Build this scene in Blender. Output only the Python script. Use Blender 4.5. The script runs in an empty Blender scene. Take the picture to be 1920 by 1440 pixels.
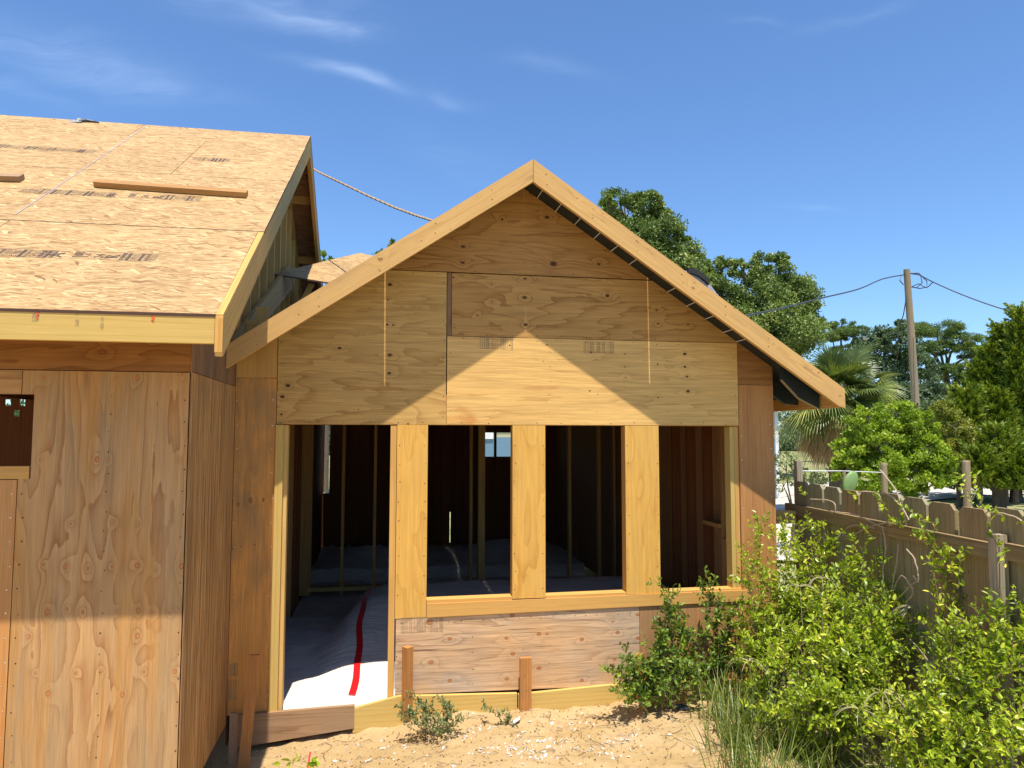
import bpy, math, random
import numpy as np
from mathutils import Vector, Matrix, noise
random.seed(7); rng = np.random.default_rng(7)
S = bpy.context.scene; COL = S.collection
R = math.radians
# ------------------------------------------------------------------ camera
CAM = Vector((0, -5.75, 1.99)); YAW, PIT, ROL, FPX = R(9.829), R(4.132), R(0.063), 1378.06
cd = bpy.data.cameras.new('camera'); cam = bpy.data.objects.new('camera', cd); COL.objects.link(cam)
cd.sensor_width = 36; cd.lens = 36 * FPX / 1920; cd.clip_end = 2000; cd.clip_start = .05
cam.location = CAM
fw = Vector((math.sin(YAW) * math.cos(PIT), math.cos(YAW) * math.cos(PIT), math.sin(PIT)))
rt = Vector((math.cos(YAW), -math.sin(YAW), 0)); up = rt.cross(fw)
rt2 = rt * math.cos(ROL) + up * math.sin(ROL); up2 = -rt * math.sin(ROL) + up * math.cos(ROL)
cam.rotation_euler = Matrix((rt2, up2, -fw)).transposed().to_euler()
S.camera = cam
# ------------------------------------------------------------------ sun, sky, exposure
SUND = Vector((-.03, -1, 2.97)).normalized()          # towards the sun
sl = bpy.data.lights.new('sun', 'SUN'); sl.energy = 4.7; sl.angle = R(.53); sl.color = (1, .93, .82)
so = bpy.data.objects.new('sun', sl); COL.objects.link(so); so.rotation_euler = SUND.to_track_quat('Z', 'Y').to_euler()
W = bpy.data.worlds.new('World'); S.world = W; W.use_nodes = True
S.view_settings.view_transform = 'Standard'; S.view_settings.look = 'None'; S.view_settings.gamma = 1
S.view_settings.exposure = .66

class NT:
    """small helper for building node trees"""
    def __init__(s, tree):
        s.t = tree; s.n = tree.nodes; s.l = tree.links
    def new(s, typ, **kw):
        n = s.n.new(typ)
        for k, v in kw.items(): setattr(n, k, v)
        return n
    def put(s, sock, v):
        if isinstance(v, bpy.types.NodeSocket): s.l.new(v, sock)
        elif v is not None: sock.default_value = v
    def m(s, op, a, b=None, c=None, clamp=False):
        n = s.new('ShaderNodeMath', operation=op, use_clamp=clamp)
        for i, v in enumerate((a, b, c)):
            if v is not None: s.put(n.inputs[i], v)
        return n.outputs[0]
    def vm(s, op, a, b=None, out=0):
        n = s.new('ShaderNodeVectorMath', operation=op); s.put(n.inputs[0], a)
        if b is not None: s.put(n.inputs[1], b)
        return n.outputs['Value' if op in ('LENGTH', 'DOT_PRODUCT') else 0]
    def noise(s, vec, scale=1, detail=3, rough=.5, dist=0, out='Fac'):
        n = s.new('ShaderNodeTexNoise'); s.put(n.inputs['Vector'], vec); n.inputs['Scale'].default_value = scale
        n.inputs['Detail'].default_value = detail; n.inputs['Roughness'].default_value = rough; n.inputs['Distortion'].default_value = dist
        return n.outputs[out]
    def voro(s, vec, scale=1, out='Color', feat='F1', rand=1):
        n = s.new('ShaderNodeTexVoronoi', feature=feat); s.put(n.inputs['Vector'], vec)
        n.inputs['Scale'].default_value = scale; n.inputs['Randomness'].default_value = rand
        return n.outputs[out]
    def ramp(s, f, stops, interp='LINEAR'):
        n = s.new('ShaderNodeValToRGB'); s.put(n.inputs[0], f); r = n.color_ramp; r.interpolation = interp
        while len(r.elements) < len(stops): r.elements.new(.5)
        for e, (p, c) in zip(r.elements, stops):
            e.position = p; e.color = (*c, 1) if not isinstance(c, (int, float)) else (c, c, c, 1)
        return n.outputs[0]
    def mix(s, f, a, b, blend='MIX'):
        n = s.new('ShaderNodeMix', data_type='RGBA', blend_type=blend)
        s.put(n.inputs[0], f)
        for i, v in ((6, a), (7, b)):
            s.put(n.inputs[i], (*v, 1) if isinstance(v, tuple) and len(v) == 3 else v)
        return n.outputs[2]
    def mr(s, v, a, b, c=0., d=1., smooth=True):
        n = s.new('ShaderNodeMapRange', interpolation_type='SMOOTHSTEP' if smooth else 'LINEAR')
        s.put(n.inputs[0], v)
        for i, x in enumerate((a, b, c, d)): s.put(n.inputs[i + 1], x)
        return n.outputs[0]
    def sep(s, v):
        n = s.new('ShaderNodeSeparateXYZ'); s.put(n.inputs[0], v); return n.outputs
    def comb(s, x, y, z=0.):
        n = s.new('ShaderNodeCombineXYZ')
        for i, v in enumerate((x, y, z)): s.put(n.inputs[i], v)
        return n.outputs[0]
    def bump(s, h, strength=.3, dist=.01):
        n = s.new('ShaderNodeBump'); s.put(n.inputs['Height'], h)
        n.inputs['Strength'].default_value = strength; n.inputs['Distance'].default_value = dist
        return n.outputs[0]

w = NT(W.node_tree); w.n.clear()
sky = w.new('ShaderNodeTexSky', sky_type='NISHITA'); sky.sun_disc = False
sky.sun_elevation = math.asin(SUND.z); sky.sun_rotation = R(180); sky.air_density = 1.0; sky.dust_density = .25; sky.ozone_density = 3.2
tc = w.new('ShaderNodeTexCoord').outputs['Generated']
d_ = w.sep(tc)
# thin cirrus: stretched noise of the view direction
cu = w.m('DIVIDE', d_[0], w.m('ADD', d_[2], .25)); cv = w.m('DIVIDE', d_[1], w.m('ADD', d_[2], .25))
cvec = w.comb(cu, cv)
warp = w.vm('MULTIPLY', w.vm('SUBTRACT', w.noise(cvec, 2.2, 4, .55, out='Color'), (.5, .5, .5)), (.22, .22, 0))
cw = w.vm('ADD', cvec, warp)
def skyuv(px, py):
    d = (rt2 * ((px - 960) / FPX) + up2 * (-(py - 720) / FPX) + fw).normalized(); return Vector((d.x / (d.z + .25), d.y / (d.z + .25)))
cl = None
# each wisp: two ends (as seen), half width, strength
for k_, (xa, ya, xb, yb, wd_, am) in enumerate(((555, 120, 758, 185, 16, .42), (-80, 50, 330, 165, 40, .30), (120, 150, 430, 215, 22, .16), (470, -40, 680, 60, 42, .26), (800, 180, 900, 215, 14, .16), (960, 120, 1110, 150, 14, .16), (-60, 150, 150, 200, 18, .14), (1500, 90, 1720, 10, 12, .13), (1380, 50, 1480, 75, 9, .10), (620, 60, 680, 30, 12, .2), (1450, 385, 1540, 395, 6, .14), (200, -60, 640, 10, 50, .22), (760, 250, 960, 330, 30, .07))):
    a_, b_ = skyuv(xa, ya), skyuv(xb, yb); c_ = (a_ + b_) / 2; dv = (b_ - a_); hl = dv.length / 2; dv.normalize(); n_ = Vector((-dv.y, dv.x))
    hw = (skyuv((xa + xb) / 2, (ya + yb) / 2 + wd_) - c_).length
    q_ = w.vm('SUBTRACT', cw, (c_.x, c_.y, 0)); al = w.vm('DOT_PRODUCT', q_, (dv.x / hl, dv.y / hl, 0)); ac = w.vm('DOT_PRODUCT', q_, (n_.x / hw, n_.y / hw, 0))
    e_ = w.m('ADD', w.m('MULTIPLY', al, al), w.m('MULTIPLY', ac, ac))
    g_ = w.m('MULTIPLY', w.m('EXPONENT', w.m('MULTIPLY', e_, -1.1)), am)
    cl = g_ if cl is None else w.m('ADD', cl, g_)
fil = w.noise(w.vm('MULTIPLY', cw, (5, 16, 1)), 1., 6, .62, .6)
cl = w.m('MULTIPLY', cl, w.mr(fil, .28, .72, .10, .62), clamp=True)
skc = w.mix(1.0, sky.outputs[0], (.72, .91, 1.10), 'MULTIPLY')
col = w.mix(cl, skc, (5.2, 6.4, 8.4))
bg = w.new('ShaderNodeBackground'); w.l.new(col, bg.inputs[0]); bg.inputs[1].default_value = .115
wo = w.new('ShaderNodeOutputWorld'); w.l.new(bg.outputs[0], wo.inputs[0])

# ------------------------------------------------------------------ geometry helpers
def ray(x, y): return rt2 * ((x - 960) / FPX) + up2 * (-(y - 720) / FPX) + fw
def PY(x, y, Y): d = ray(x, y); return CAM + d * ((Y - CAM.y) / d.y)
def PX(x, y, X): d = ray(x, y); return CAM + d * ((X - CAM.x) / d.x)
def PZ(x, y, Z): d = ray(x, y); return CAM + d * ((Z - CAM.z) / d.z)
def V(*a): return Vector(a)

class MB:
    def __init__(s): s.v = []; s.f = []; s.uv = []; s.mi = []
    def poly(s, pts, g=None, off=(0, 0), mi=0):
        """one face; uv in metres along grain g and across it"""
        b = len(s.v); s.v += [tuple(p) for p in pts]; s.f.append(tuple(range(b, b + len(pts)))); s.mi.append(mi)
        if g is None: s.uv += [(0, 0)] * len(pts); return
        P = [Vector(p) for p in pts]; n = Vector((0, 0, 0))
        for i in range(len(P)):
            a, c = P[i], P[(i + 1) % len(P)]; n += a.cross(c)
        n.normalize(); gg = g - n * n.dot(g)
        if gg.length < .2:
            gg = n.orthogonal(); gg.normalize(); vd = n.cross(gg)
            s.uv += [(p.dot(gg) * .15 + off[0], p.dot(vd) + off[1]) for p in P]; return
        gg.normalize(); vd = n.cross(gg)
        s.uv += [(p.dot(gg) + off[0], p.dot(vd) + off[1]) for p in P]
    def hexa(s, c, g=None, off=(0, 0), mi=0):
        """8 corners: bottom loop 0-3 (ccw from above), top loop 4-7"""
        for q in ((3, 2, 1, 0), (4, 5, 6, 7), (0, 1, 5, 4), (1, 2, 6, 5), (2, 3, 7, 6), (3, 0, 4, 7)):
            s.poly([c[i] for i in q], g, off, mi)
    def box(s, a, b, g=None, off=(0, 0), mi=0):
        x0, x1 = sorted((a[0], b[0])); y0, y1 = sorted((a[1], b[1])); z0, z1 = sorted((a[2], b[2]))
        s.hexa([V(x0, y0, z0), V(x1, y0, z0), V(x1, y1, z0), V(x0, y1, z0), V(x0, y0, z1), V(x1, y0, z1), V(x1, y1, z1), V(x0, y1, z1)], g, off, mi)
    def board(s, p, q, wv, tv, off=None):
        """board from p to q; section spans vectors wv and tv from the line"""
        p, q, wv, tv = Vector(p), Vector(q), Vector(wv), Vector(tv); g = (q - p).normalized()
        if off is None: off = (random.uniform(0, 30), random.uniform(0, 30))
        c = [p, q, q + tv, p + tv]; c += [k + wv for k in c]
        if (q - p).cross(tv).dot(wv) < 0: c = [c[3], c[2], c[1], c[0], c[7], c[6], c[5], c[4]]
        s.hexa(c, g, off)
    def prism(s, pts, ax, lo, hi, g, off=(0, 0)):
        """polygon pts extruded; ax 'y': pts (x,z) faces -y at lo; ax 'x': pts (y,z)"""
        area = sum(pts[i][0] * pts[(i + 1) % len(pts)][1] - pts[(i + 1) % len(pts)][0] * pts[i][1] for i in range(len(pts)))
        if area < 0: pts = pts[::-1]
        if ax == 'y': A = [V(a, lo, b) for a, b in pts]; B = [V(a, hi, b) for a, b in pts]
        else: A = [V(hi, a, b) for a, b in pts]; B = [V(lo, a, b) for a, b in pts]
        s.poly(A, g, off); s.poly(B[::-1], g, off)
        for i in range(len(A)):
            j = (i + 1) % len(A); s.poly([A[j], A[i], B[i], B[j]], g, off)
    def tube(s, pts, r, n=6, mi=0, cap=True):
        pts = [Vector(p) for p in pts]; rings = []
        rr = r if isinstance(r, (list, tuple)) else [r] * len(pts)
        for i, p in enumerate(pts):
            t = (pts[min(i + 1, len(pts) - 1)] - pts[max(i - 1, 0)]).normalized()
            a = t.cross(V(0.13, .21, 1)); a.normalize(); b = t.cross(a)
            bi = len(s.v); rings.append(bi)
            for k in range(n):
                an = 2 * math.pi * k / n; s.v.append(tuple(p + (a * math.cos(an) + b * math.sin(an)) * rr[i]))
        L = 0
        for i in range(len(pts) - 1):
            L2 = L + (pts[i + 1] - pts[i]).length
            for k in range(n):
                k2 = (k + 1) % n; A, B = rings[i], rings[i + 1]
                s.f.append((A + k2, A + k, B + k, B + k2)); s.mi.append(mi)
                c = 2 * math.pi * rr[i] / n
                s.uv += [(L, (k + 1) * c), (L, k * c), (L2, k * c), (L2, (k + 1) * c)]
            L = L2
        if cap:
            for A, rev in ((rings[0], False), (rings[-1], True)):
                q = list(range(A, A + n)); q = q[::-1] if rev else q
                s.f.append(tuple(q)); s.mi.append(mi); s.uv += [(0, 0)] * n
    def disc(s, c, n, r, mi=1, k=6):
        n = Vector(n).normalized(); a = n.orthogonal().normalized(); b = n.cross(a); c = Vector(c)
        s.poly([c + (a * math.cos(6.2832 * i / k) + b * math.sin(6.2832 * i / k)) * r for i in range(k)], None, mi=mi)

def root(name, loc, label, cat, group=None):
    o = bpy.data.objects.new(name, None); COL.objects.link(o); o.location = loc; o.empty_display_size = .2
    o['label'] = label; o['category'] = cat
    if group: o['group'] = group
    return o
def top_of(o):
    while o.parent: o = o.parent
    return o
def build(name, mb, mat, parent=None, loc=None, smooth=False):
    me = bpy.data.meshes.new(name)
    base = top_of(parent).location if parent else (Vector(loc) if loc is not None else V(0, 0, 0))
    vv = [(a[0] - base.x, a[1] - base.y, a[2] - base.z) for a in mb.v]
    me.from_pydata(vv, [], mb.f)
    ul = me.uv_layers.new(name='UVMap'); ul.data.foreach_set('uv', np.array(mb.uv, dtype='f').ravel())
    mats = mat if isinstance(mat, (list, tuple)) else [mat]
    for m_ in mats: me.materials.append(m_)
    if len(mats) > 1: me.polygons.foreach_set('material_index', mb.mi)
    if smooth: me.polygons.foreach_set('use_smooth', [True] * len(me.polygons))
    o = bpy.data.objects.new(name, me); COL.objects.link(o)
    if parent: o.parent = parent
    else: o.location = base
    return o
def tag(o, label=None, cat=None, group=None, kind=None):
    for k, v in (('label', label), ('category', cat), ('group', group), ('kind', kind)):
        if v: o[k] = v
    return o

# ------------------------------------------------------------------ materials
def mat(name):
    m = bpy.data.materials.new(name); m.use_nodes = True; t = NT(m.node_tree); b = t.n['Principled BSDF']
    b.inputs['Roughness'].default_value = .75; b.inputs['Specular IOR Level'].default_value = .25
    return m, t, b
def plain(name, c, rough=.7, spec=.3, vary=.12, sc=8, metal=0):
    m, t, b = mat(name); tc = t.new('ShaderNodeTexCoord').outputs['Object']
    n = t.noise(tc, sc, 5, .6)
    k = t.mr(n, .25, .75, 1 - vary, 1 + vary, False)
    t.l.new(t.mix(1., (*c, 1), t.comb(k, k, k), 'MULTIPLY'), b.inputs['Base Color'])
    b.inputs['Roughness'].default_value = rough; b.inputs['Specular IOR Level'].default_value = spec; b.inputs['Metallic'].default_value = metal
    return m
TINT = {'rake_pine_lumber': (1.0, .93, .74), 'plywood_left_gable': (.92, .79, .55), 'plywood_gable_peak': (.86, .73, .52), 'plywood_gable_middle': (.88, .75, .52), 'weathered_plywood': (1.22, 1.12, .92), 'weathered_fence_wood': (1.0, 1.04, .93), 'brown_fence_wood': (1.03, 1.07, .93), 'grey_fence_wood': (1.1, 1.15, 1.05), 'brown_fence_rail_wood': (.98, .96, .74), 'silvery_grey_wood': (1.15, 1.08, .92), 'utility_pole_wood': (1.05, 1.0, .80), 'weathered_plywood_vertical': (1.22, .97, .68), 'orange_plywood_vertical': (1.28, 1.05, .68), 'ribbed_side_plywood': (1.25, 1.04, .70), 'reddish_brown_corner_plywood': (1.35, 1.12, .75), 'brown_plywood_vertical': (1.15, 1.0, .7),
        'greenish_grey_lumber': (1.35, 1.06, .62), 'grey_stained_plywood': (1.3, 1.02, .70), 'shade_darkened_framing': (2.5, 1.75, 1.1), 'framing_stud_pine': (1.05, .92, .62), 'weathered_brown_lumber': (1.1, .98, .78)}
def wood(name, c0, c1, rings=9, scu=.4, scv=2.2, lin=0., knots=(), blot=None, blot_amt=.5, blot_sc=(1.2, 2.5), kdark=(.04, .018, .01),
         kring=None, fibre=.17, seed=0., width=.35, contrast=1., stain=None, cracks=0., krad=2.6, rough=.72, ribs=0.):
    tn = TINT.get(name, (1.02, .88, .60)); c0, c1 = (tuple(q * k_ for q, k_ in zip(cc, tn)) for cc in (c0, c1))
    if blot: blot = tuple(q * k_ for q, k_ in zip(blot, tn))
    if kring: kring = tuple(q * k_ for q, k_ in zip(kring, tn))
    m, t, b = mat(name)
    uv = t.new('ShaderNodeUVMap').outputs[0]; s = t.sep(uv); U, Vv = s[0], s[1]
    base = t.comb(t.m('MULTIPLY', U, scu), t.m('MULTIPLY', Vv, scv), seed)
    f = t.m('ADD', t.noise(base, 1., 3.2, .5, .35), t.m('MULTIPLY', t.noise(t.comb(t.m('MULTIPLY', U, 7), t.m('MULTIPLY', Vv, 14), seed + 1.7), 1, 3, .6), .035))
    f = t.m('MULTIPLY', f, rings)
    if lin: f = t.m('ADD', f, t.m('MULTIPLY', Vv, lin))
    dm = None
    for (ku, kv, kr) in knots:
        dd = t.vm('LENGTH', t.vm('MULTIPLY', t.vm('SUBTRACT', uv, (ku, kv, 0)), (1.15 / kr, 1.6 / kr, 0)))
        dm = dd if dm is None else t.m('MINIMUM', dm, dd)
    jit = t.noise(uv, 35, 2)
    if dm is not None:
        g_ = t.m('DIVIDE', 2.2, t.m('ADD', 1., t.m('POWER', t.m('DIVIDE', dm, krad), 2.)))
        f = t.m('ADD', f, g_)
    f = t.m('ADD', f, t.m('MULTIPLY', t.noise(t.comb(t.m('MULTIPLY', U, 3), t.m('MULTIPLY', Vv, 30), seed), 1, 3), .22))
    fr = t.m('FRACT', f)
    band = t.ramp(fr, [(0, .08), (1 - width, .30), (.86, .72), (.94, 1.), (.985, .8), (1, .08)])
    strn = t.mr(t.noise(base, 2.1, 2),   .3, .7, .55 * contrast, 1.15 * contrast)
    bf = t.m('MULTIPLY', band, strn, clamp=True)
    c = t.mix(bf, c0, c1)
    if blot:
        bn = t.noise(t.comb(t.m('MULTIPLY', U, blot_sc[0]), t.m('MULTIPLY', Vv, blot_sc[1]), seed + 5.), 1, 5, .6, .3)
        c = t.mix(t.mr(bn, .40, .68, 0, blot_amt), c, blot)
    if stain:
        (sc_, lo, hi, amt, su, sv) = stain
        sn = t.noise(t.comb(t.m('MULTIPLY', U, su), t.m('MULTIPLY', Vv, sv), seed + 9.), 1, 4, .6, .5)
        c = t.mix(t.mr(sn, lo, hi, 0, amt), c, sc_)
    fb = t.noise(t.comb(t.m('MULTIPLY', U, 5), t.m('MULTIPLY', Vv, 240), seed), 1, 3, .6)
    fb2 = t.noise(t.comb(t.m('MULTIPLY', U, 1.5), t.m('MULTIPLY', Vv, 45), seed), 1, 3, .6)
    k = t.m('MULTIPLY', t.mr(fb, .3, .7, 1 - fibre, 1 + fibre, False), t.mr(fb2, .3, .7, 1 - fibre * .8, 1 + fibre * .8, False))
    c = t.mix(1., c, t.comb(k, k, k), 'MULTIPLY')
    if ribs:
        rb = t.noise(t.comb(t.m('MULTIPLY', U, 1.1), t.m('MULTIPLY', Vv, 85), seed + 3), 1, 4, .7, .8)
        c = t.mix(t.mr(rb, .44, .60, 0, ribs), c, tuple(q * .55 for q in c1))
    if cracks:
        ck = t.noise(t.comb(t.m('MULTIPLY', U, 2.2), t.m('MULTIPLY', Vv, 60), seed + 2), 1, 2, .4, .6)
        c = t.mix(t.mr(ck, .66, .72, 0, cracks), c, (.07, .035, .02))
    if dm is not None:
        d2 = t.m('ADD', dm, t.m('MULTIPLY', t.m('SUBTRACT', jit, .5), .5))
        if kring: c = t.mix(t.mr(d2, 1.5, .9, 0, .4), c, kring)
        c = t.mix(t.mr(d2, 1.25, .95, 0, .6), c, kdark)
        c = t.mix(t.mr(d2, .85, .6, 0, .85), c, kdark if not kring or kdark[0] < .06 else kring)
        c = t.mix(t.mr(t.noise(uv, 90, 2), .55, .6, 0, t.mr(d2, .9, .7, 0, .4)), c, (.25, .12, .05))
    t.l.new(c, b.inputs['Base Color'])
    b.inputs['Roughness'].default_value = rough
    t.l.new(t.bump(t.m('ADD', fb, t.m('MULTIPLY', bf, -.5)), .35, .0012), b.inputs['Normal'])
    return m
def osb(name, pal, seed=0., dirt=.0):
    m, t, b = mat(name); uv = t.new('ShaderNodeUVMap').outputs[0]
    wv = t.vm('MULTIPLY', t.vm('SUBTRACT', t.noise(uv, 7, 2, out='Color'), (.5, .5, .5)), (.06, .10, 0))
    p = t.vm('ADD', uv, wv)
    def layer(ang, su, sv, z):
        c_, s_ = math.cos(ang), math.sin(ang); q = t.sep(p)
        u2 = t.m('ADD', t.m('MULTIPLY', q[0], c_ * su), t.m('MULTIPLY', q[1], -s_ * su))
        v2 = t.m('ADD', t.m('MULTIPLY', q[0], s_ * sv), t.m('MULTIPLY', q[1], c_ * sv))
        return t.sep(t.voro(t.comb(u2, v2, z), 1.))
    a = layer(0.05, 9, 78, seed); b_ = layer(.22, 10, 84, seed + 3.3); c_ = layer(-.2, 8, 68, seed + 7.7); e_ = layer(.75, 12, 60, seed + 4.4)
    h = t.mr(a[1], .5, .52, a[0], b_[0], False)
    n = t.new('ShaderNodeMix', data_type='FLOAT'); t.put(n.inputs[0], t.mr(b_[2], .48, .5)); t.put(n.inputs[2], a[0]); t.put(n.inputs[3], c_[0])
    n2 = t.new('ShaderNodeMix', data_type='FLOAT'); t.put(n2.inputs[0], t.mr(c_[1], .70, .72)); t.put(n2.inputs[2], n.outputs[0]); t.put(n2.inputs[3], b_[0])
    n3 = t.new('ShaderNodeMix', data_type='FLOAT'); t.put(n3.inputs[0], t.mr(e_[1], .91, .92)); t.put(n3.inputs[2], n2.outputs[0]); t.put(n3.inputs[3], e_[0])
    c = t.ramp(n3.outputs[0], pal)
    q = t.sep(p)
    fi = t.noise(t.comb(t.m('MULTIPLY', q[0], 14), t.m('MULTIPLY', q[1], 190), seed), 1, 3, .6)
    k = t.mr(fi, .3, .7, .84, 1.16, False)
    big = t.mr(t.noise(uv, 1.3, 4), .3, .7, .92, 1.07, False); k = t.m('MULTIPLY', k, big)
    c = t.mix(1., c, t.comb(k, k, k), 'MULTIPLY')
    dk = t.noise(t.comb(t.m('MULTIPLY', q[0], 9), t.m('MULTIPLY', q[1], 60), seed + 1), 1, 2)
    c = t.mix(t.mr(dk, .68, .74, 0, .5), c, (.24, .13, .06))
    t.l.new(c, b.inputs['Base Color']); b.inputs['Roughness'].default_value = .6; b.inputs['Specular IOR Level'].default_value = .35
    t.l.new(t.bump(n3.outputs[0], .5, .003), b.inputs['Normal'])
    return m
def leafm(name, stops, trans=.35, rough=.45, spec=.4, tcol=None):
    """foliage: uv.x carries one random number per leaf"""
    m, t, b = mat(name); uv = t.sep(t.new('ShaderNodeUVMap').outputs[0])
    c = t.ramp(uv[0], stops); t.l.new(c, b.inputs['Base Color'])
    b.inputs['Roughness'].default_value = rough; b.inputs['Specular IOR Level'].default_value = spec
    tr = t.new('ShaderNodeBsdfTranslucent'); t.l.new(t.mix(1., c, tcol or (1.25, 1.3, .55), 'MULTIPLY'), tr.inputs[0])
    mx = t.new('ShaderNodeMixShader'); mx.inputs[0].default_value = trans
    t.l.new(b.outputs[0], mx.inputs[1]); t.l.new(tr.outputs[0], mx.inputs[2])
    t.l.new(mx.outputs[0], t.n['Material Output'].inputs[0])
    return m

def zk(L):   # knots of a vertical-grain sheet facing the camera, given as (x, z, r) -> (u=z, v=-x)
    return [(z, -x, r) for x, z, r in L]
def kf(L, Y=0.):   # pixel positions on the gable wall -> wall metres
    o = []
    for x, y, r in L: p = PY(x, y, Y); o.append((p.x, p.z, r))
    return o
PINE0, PINE1 = (.62, .44, .20), (.42, .255, .095)
M_plyA = wood('plywood_left_gable', PINE0, PINE1, 14, .42, 2.7, seed=1.3, contrast=.95, knots=kf([(731, 534, .020), (637, 653, .016), (540, 723, .022), (530, 744, .019), (731, 666, .020), (730, 700, .017), (727, 562, .008), (726, 609, .012), (737, 610, .011), (528, 777, .012), (765, 795, .01)]), kring=(.38, .2, .07))
M_plyTop = wood('plywood_gable_peak', (.52, .325, .14), (.34, .18, .068), 15, .4, 3.0, seed=4.1, contrast=1.05, knots=kf([(868, 463, .018), (867, 493, .018), (1037, 495, .032), (1025, 408, .02), (1122, 496, .016), (941, 412, .012), (940, 460, .007)]), kring=(.3, .15, .055))
M_plyMid = wood('plywood_gable_middle', (.56, .365, .16), (.37, .21, .078), 14, .36, 3.0, seed=8.2, contrast=1.05, knots=kf([(984, 523, .014), (983, 558, .019), (985, 609, .018), (1138, 555, .020), (1137, 522, .013), (1230, 582, .013), (1233, 607, .012), (895, 592, .009), (1289, 608, .01), (921, 533, .008), (922, 567, .008), (850, 521, .01)]), kring=(.34, .18, .06))
M_plyB = wood('plywood_over_windows', (.72, .51, .245), (.50, .31, .13), 13, .25, 3.6, seed=2.7, contrast=.6, knots=kf([(1107, 661, .012), (1283, 664, .017), (1283, 688, .014), (1287, 706, .014), (1289, 734, .018), (1171, 664, .008), (1171, 688, .008), (1172, 708, .008), (1232, 683, .009), (1025, 647, .009), (1018, 678, .006), (1105, 733, .009), (1233, 745, .009), (955, 648, .008)]),
              kring=(.42, .23, .08), stain=((.50, .19, .05), .60, .70, .62, .9, 3.4))
M_plyPost = wood('plywood_window_posts', (.68, .44, .14), (.50, .28, .07), 9, .6, 2.6, seed=12.2, contrast=.7, fibre=.11, stain=((.52, .24, .05), .58, .70, .55, 1.3, 2.2), blot=(.60, .42, .17), blot_amt=.5)
M_plyLow = wood('weathered_plywood', (.53, .38, .26), (.31, .20, .13), 13, .4, 3.6, seed=3.4, contrast=1.15, knots=kf([(960, 1153, .020), (1010, 1188, .02), (1010, 1252, .02), (949, 1196, .016), (961, 1225, .02), (950, 1272, .018), (1090, 1198, .018), (1090, 1275, .018), (1157, 1185, .018), (1195, 1152, .017), (1152, 1236, .014), (1195, 1196, .018), (1148, 1165, .012), (805, 1167, .026), (808, 1241, .02), (843, 1197, .018), (843, 1275, .018), (1025, 1188, .014)]),
                kdark=(.16, .055, .025), kring=(.42, .17, .06), blot=(.36, .31, .28), blot_amt=.9, blot_sc=(.9, 2.2), cracks=.6, fibre=.22, stain=((.58, .33, .14), .5, .68, .6, 1.1, .8))
M_plyBrown = wood('brown_plywood_vertical', (.40, .235, .125), (.26, .14, .07), 8, .35, 3.2, seed=6.5, contrast=.6, blot=(.27, .19, .14), blot_amt=.6, blot_sc=(.5, 4), cracks=.2)
M_plyCornerR = wood('reddish_brown_corner_plywood', (.34, .185, .09), (.24, .12, .055), 7, .3, 3.5, seed=16.5, contrast=.6, blot=(.40, .25, .14), blot_amt=.5, blot_sc=(.4, 3), cracks=.1)
M_plyCornerL = wood('orange_corner_plywood', (.66, .36, .13), (.48, .23, .07), 7, .35, 2.8, seed=21.5, contrast=.6, knots=[(z, -x, r) for x, z, r in kf([(470, 938, .02), (447, 945, .014), (494, 937, .014), (478, 1021, .009), (453, 1024, .008), (437, 1028, .009)])], kdark=(.14, .05, .02), kring=(.40, .16, .05), blot=(.30, .22, .14), blot_amt=.75, blot_sc=(1.6, 4))
KL = []
for (yy, xs) in ((865, (78, 181, 207, 312, 339)), (975, (86, 217)), (981, (134, 265)), (1062, (82, 125, 212, 257, 341)), (1069, (163, 296)), (1145, (59, 92, 125, 157, 188, 223, 257, 290, 320)), (705, (128, 256, 215, 345, 88)), (1300, (96, 146, 227, 278)), (1262, (65, 143, 193, 275, 328)), (1195, (60, 260))):
    for xx in xs:
        p = PY(xx + random.uniform(-4, 4), yy + random.uniform(-5, 5), -1.26)
        if random.random() < .78: KL.append((p.x, p.z, random.choice((.007, .009, .012, .016, .018))))
M_plyLeft = wood('weathered_plywood_vertical', (.45, .33, .195), (.27, .145, .065), 12, .36, 3.4, seed=31.1, contrast=1.05, knots=zk(KL), kdark=(.17, .07, .035), kring=(.48, .23, .10), blot=(.29, .25, .18), blot_amt=.8, blot_sc=(.6, 3.2), width=.5, stain=((.50, .25, .07), .48, .66, .7, .6, 6.), fibre=.14, krad=2.6)
M_plyLeft2 = wood('orange_plywood_vertical', (.44, .26, .12), (.42, .20, .08), 6, .3, 2.9, seed=35.1, contrast=.7, blot=(.38, .28, .19), blot_amt=.4, blot_sc=(.6, 3.2), width=.5)
M_plyTopL = wood('dark_figured_plywood', (.33, .175, .075), (.22, .10, .042), 10, .55, 3.4, seed=41.7, contrast=.95, knots=[(PY(193, 661, -1.26).x, PY(193, 661, -1.26).z, .022), (PY(290, 640, -1.26).x, PY(290, 635, -1.26).z, .012)], kdark=(.09, .03, .012), kring=(.26, .12, .05))
M_plySide = wood('ribbed_side_plywood', (.56, .39, .22), (.26, .15, .07), 6, .8, 14, lin=34, seed=44.2, contrast=1.1, fibre=.16, blot=(.38, .22, .11), blot_amt=.5, blot_sc=(.5, 1.5), cracks=.5, ribs=.85)
M_plyGrey = wood('grey_stained_plywood', (.24, .165, .11), (.14, .09, .06), 8, .6, 3, seed=51.3, contrast=.9, blot=(.13, .105, .09), blot_amt=.8, blot_sc=(1.5, 5))
M_lumY = wood('yellow_treated_lumber', (.60, .47, .205), (.45, .31, .11), 3, .25, 6, lin=26, seed=55., contrast=.6, fibre=.06, blot=(.52, .44, .21), blot_amt=.5)
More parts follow.
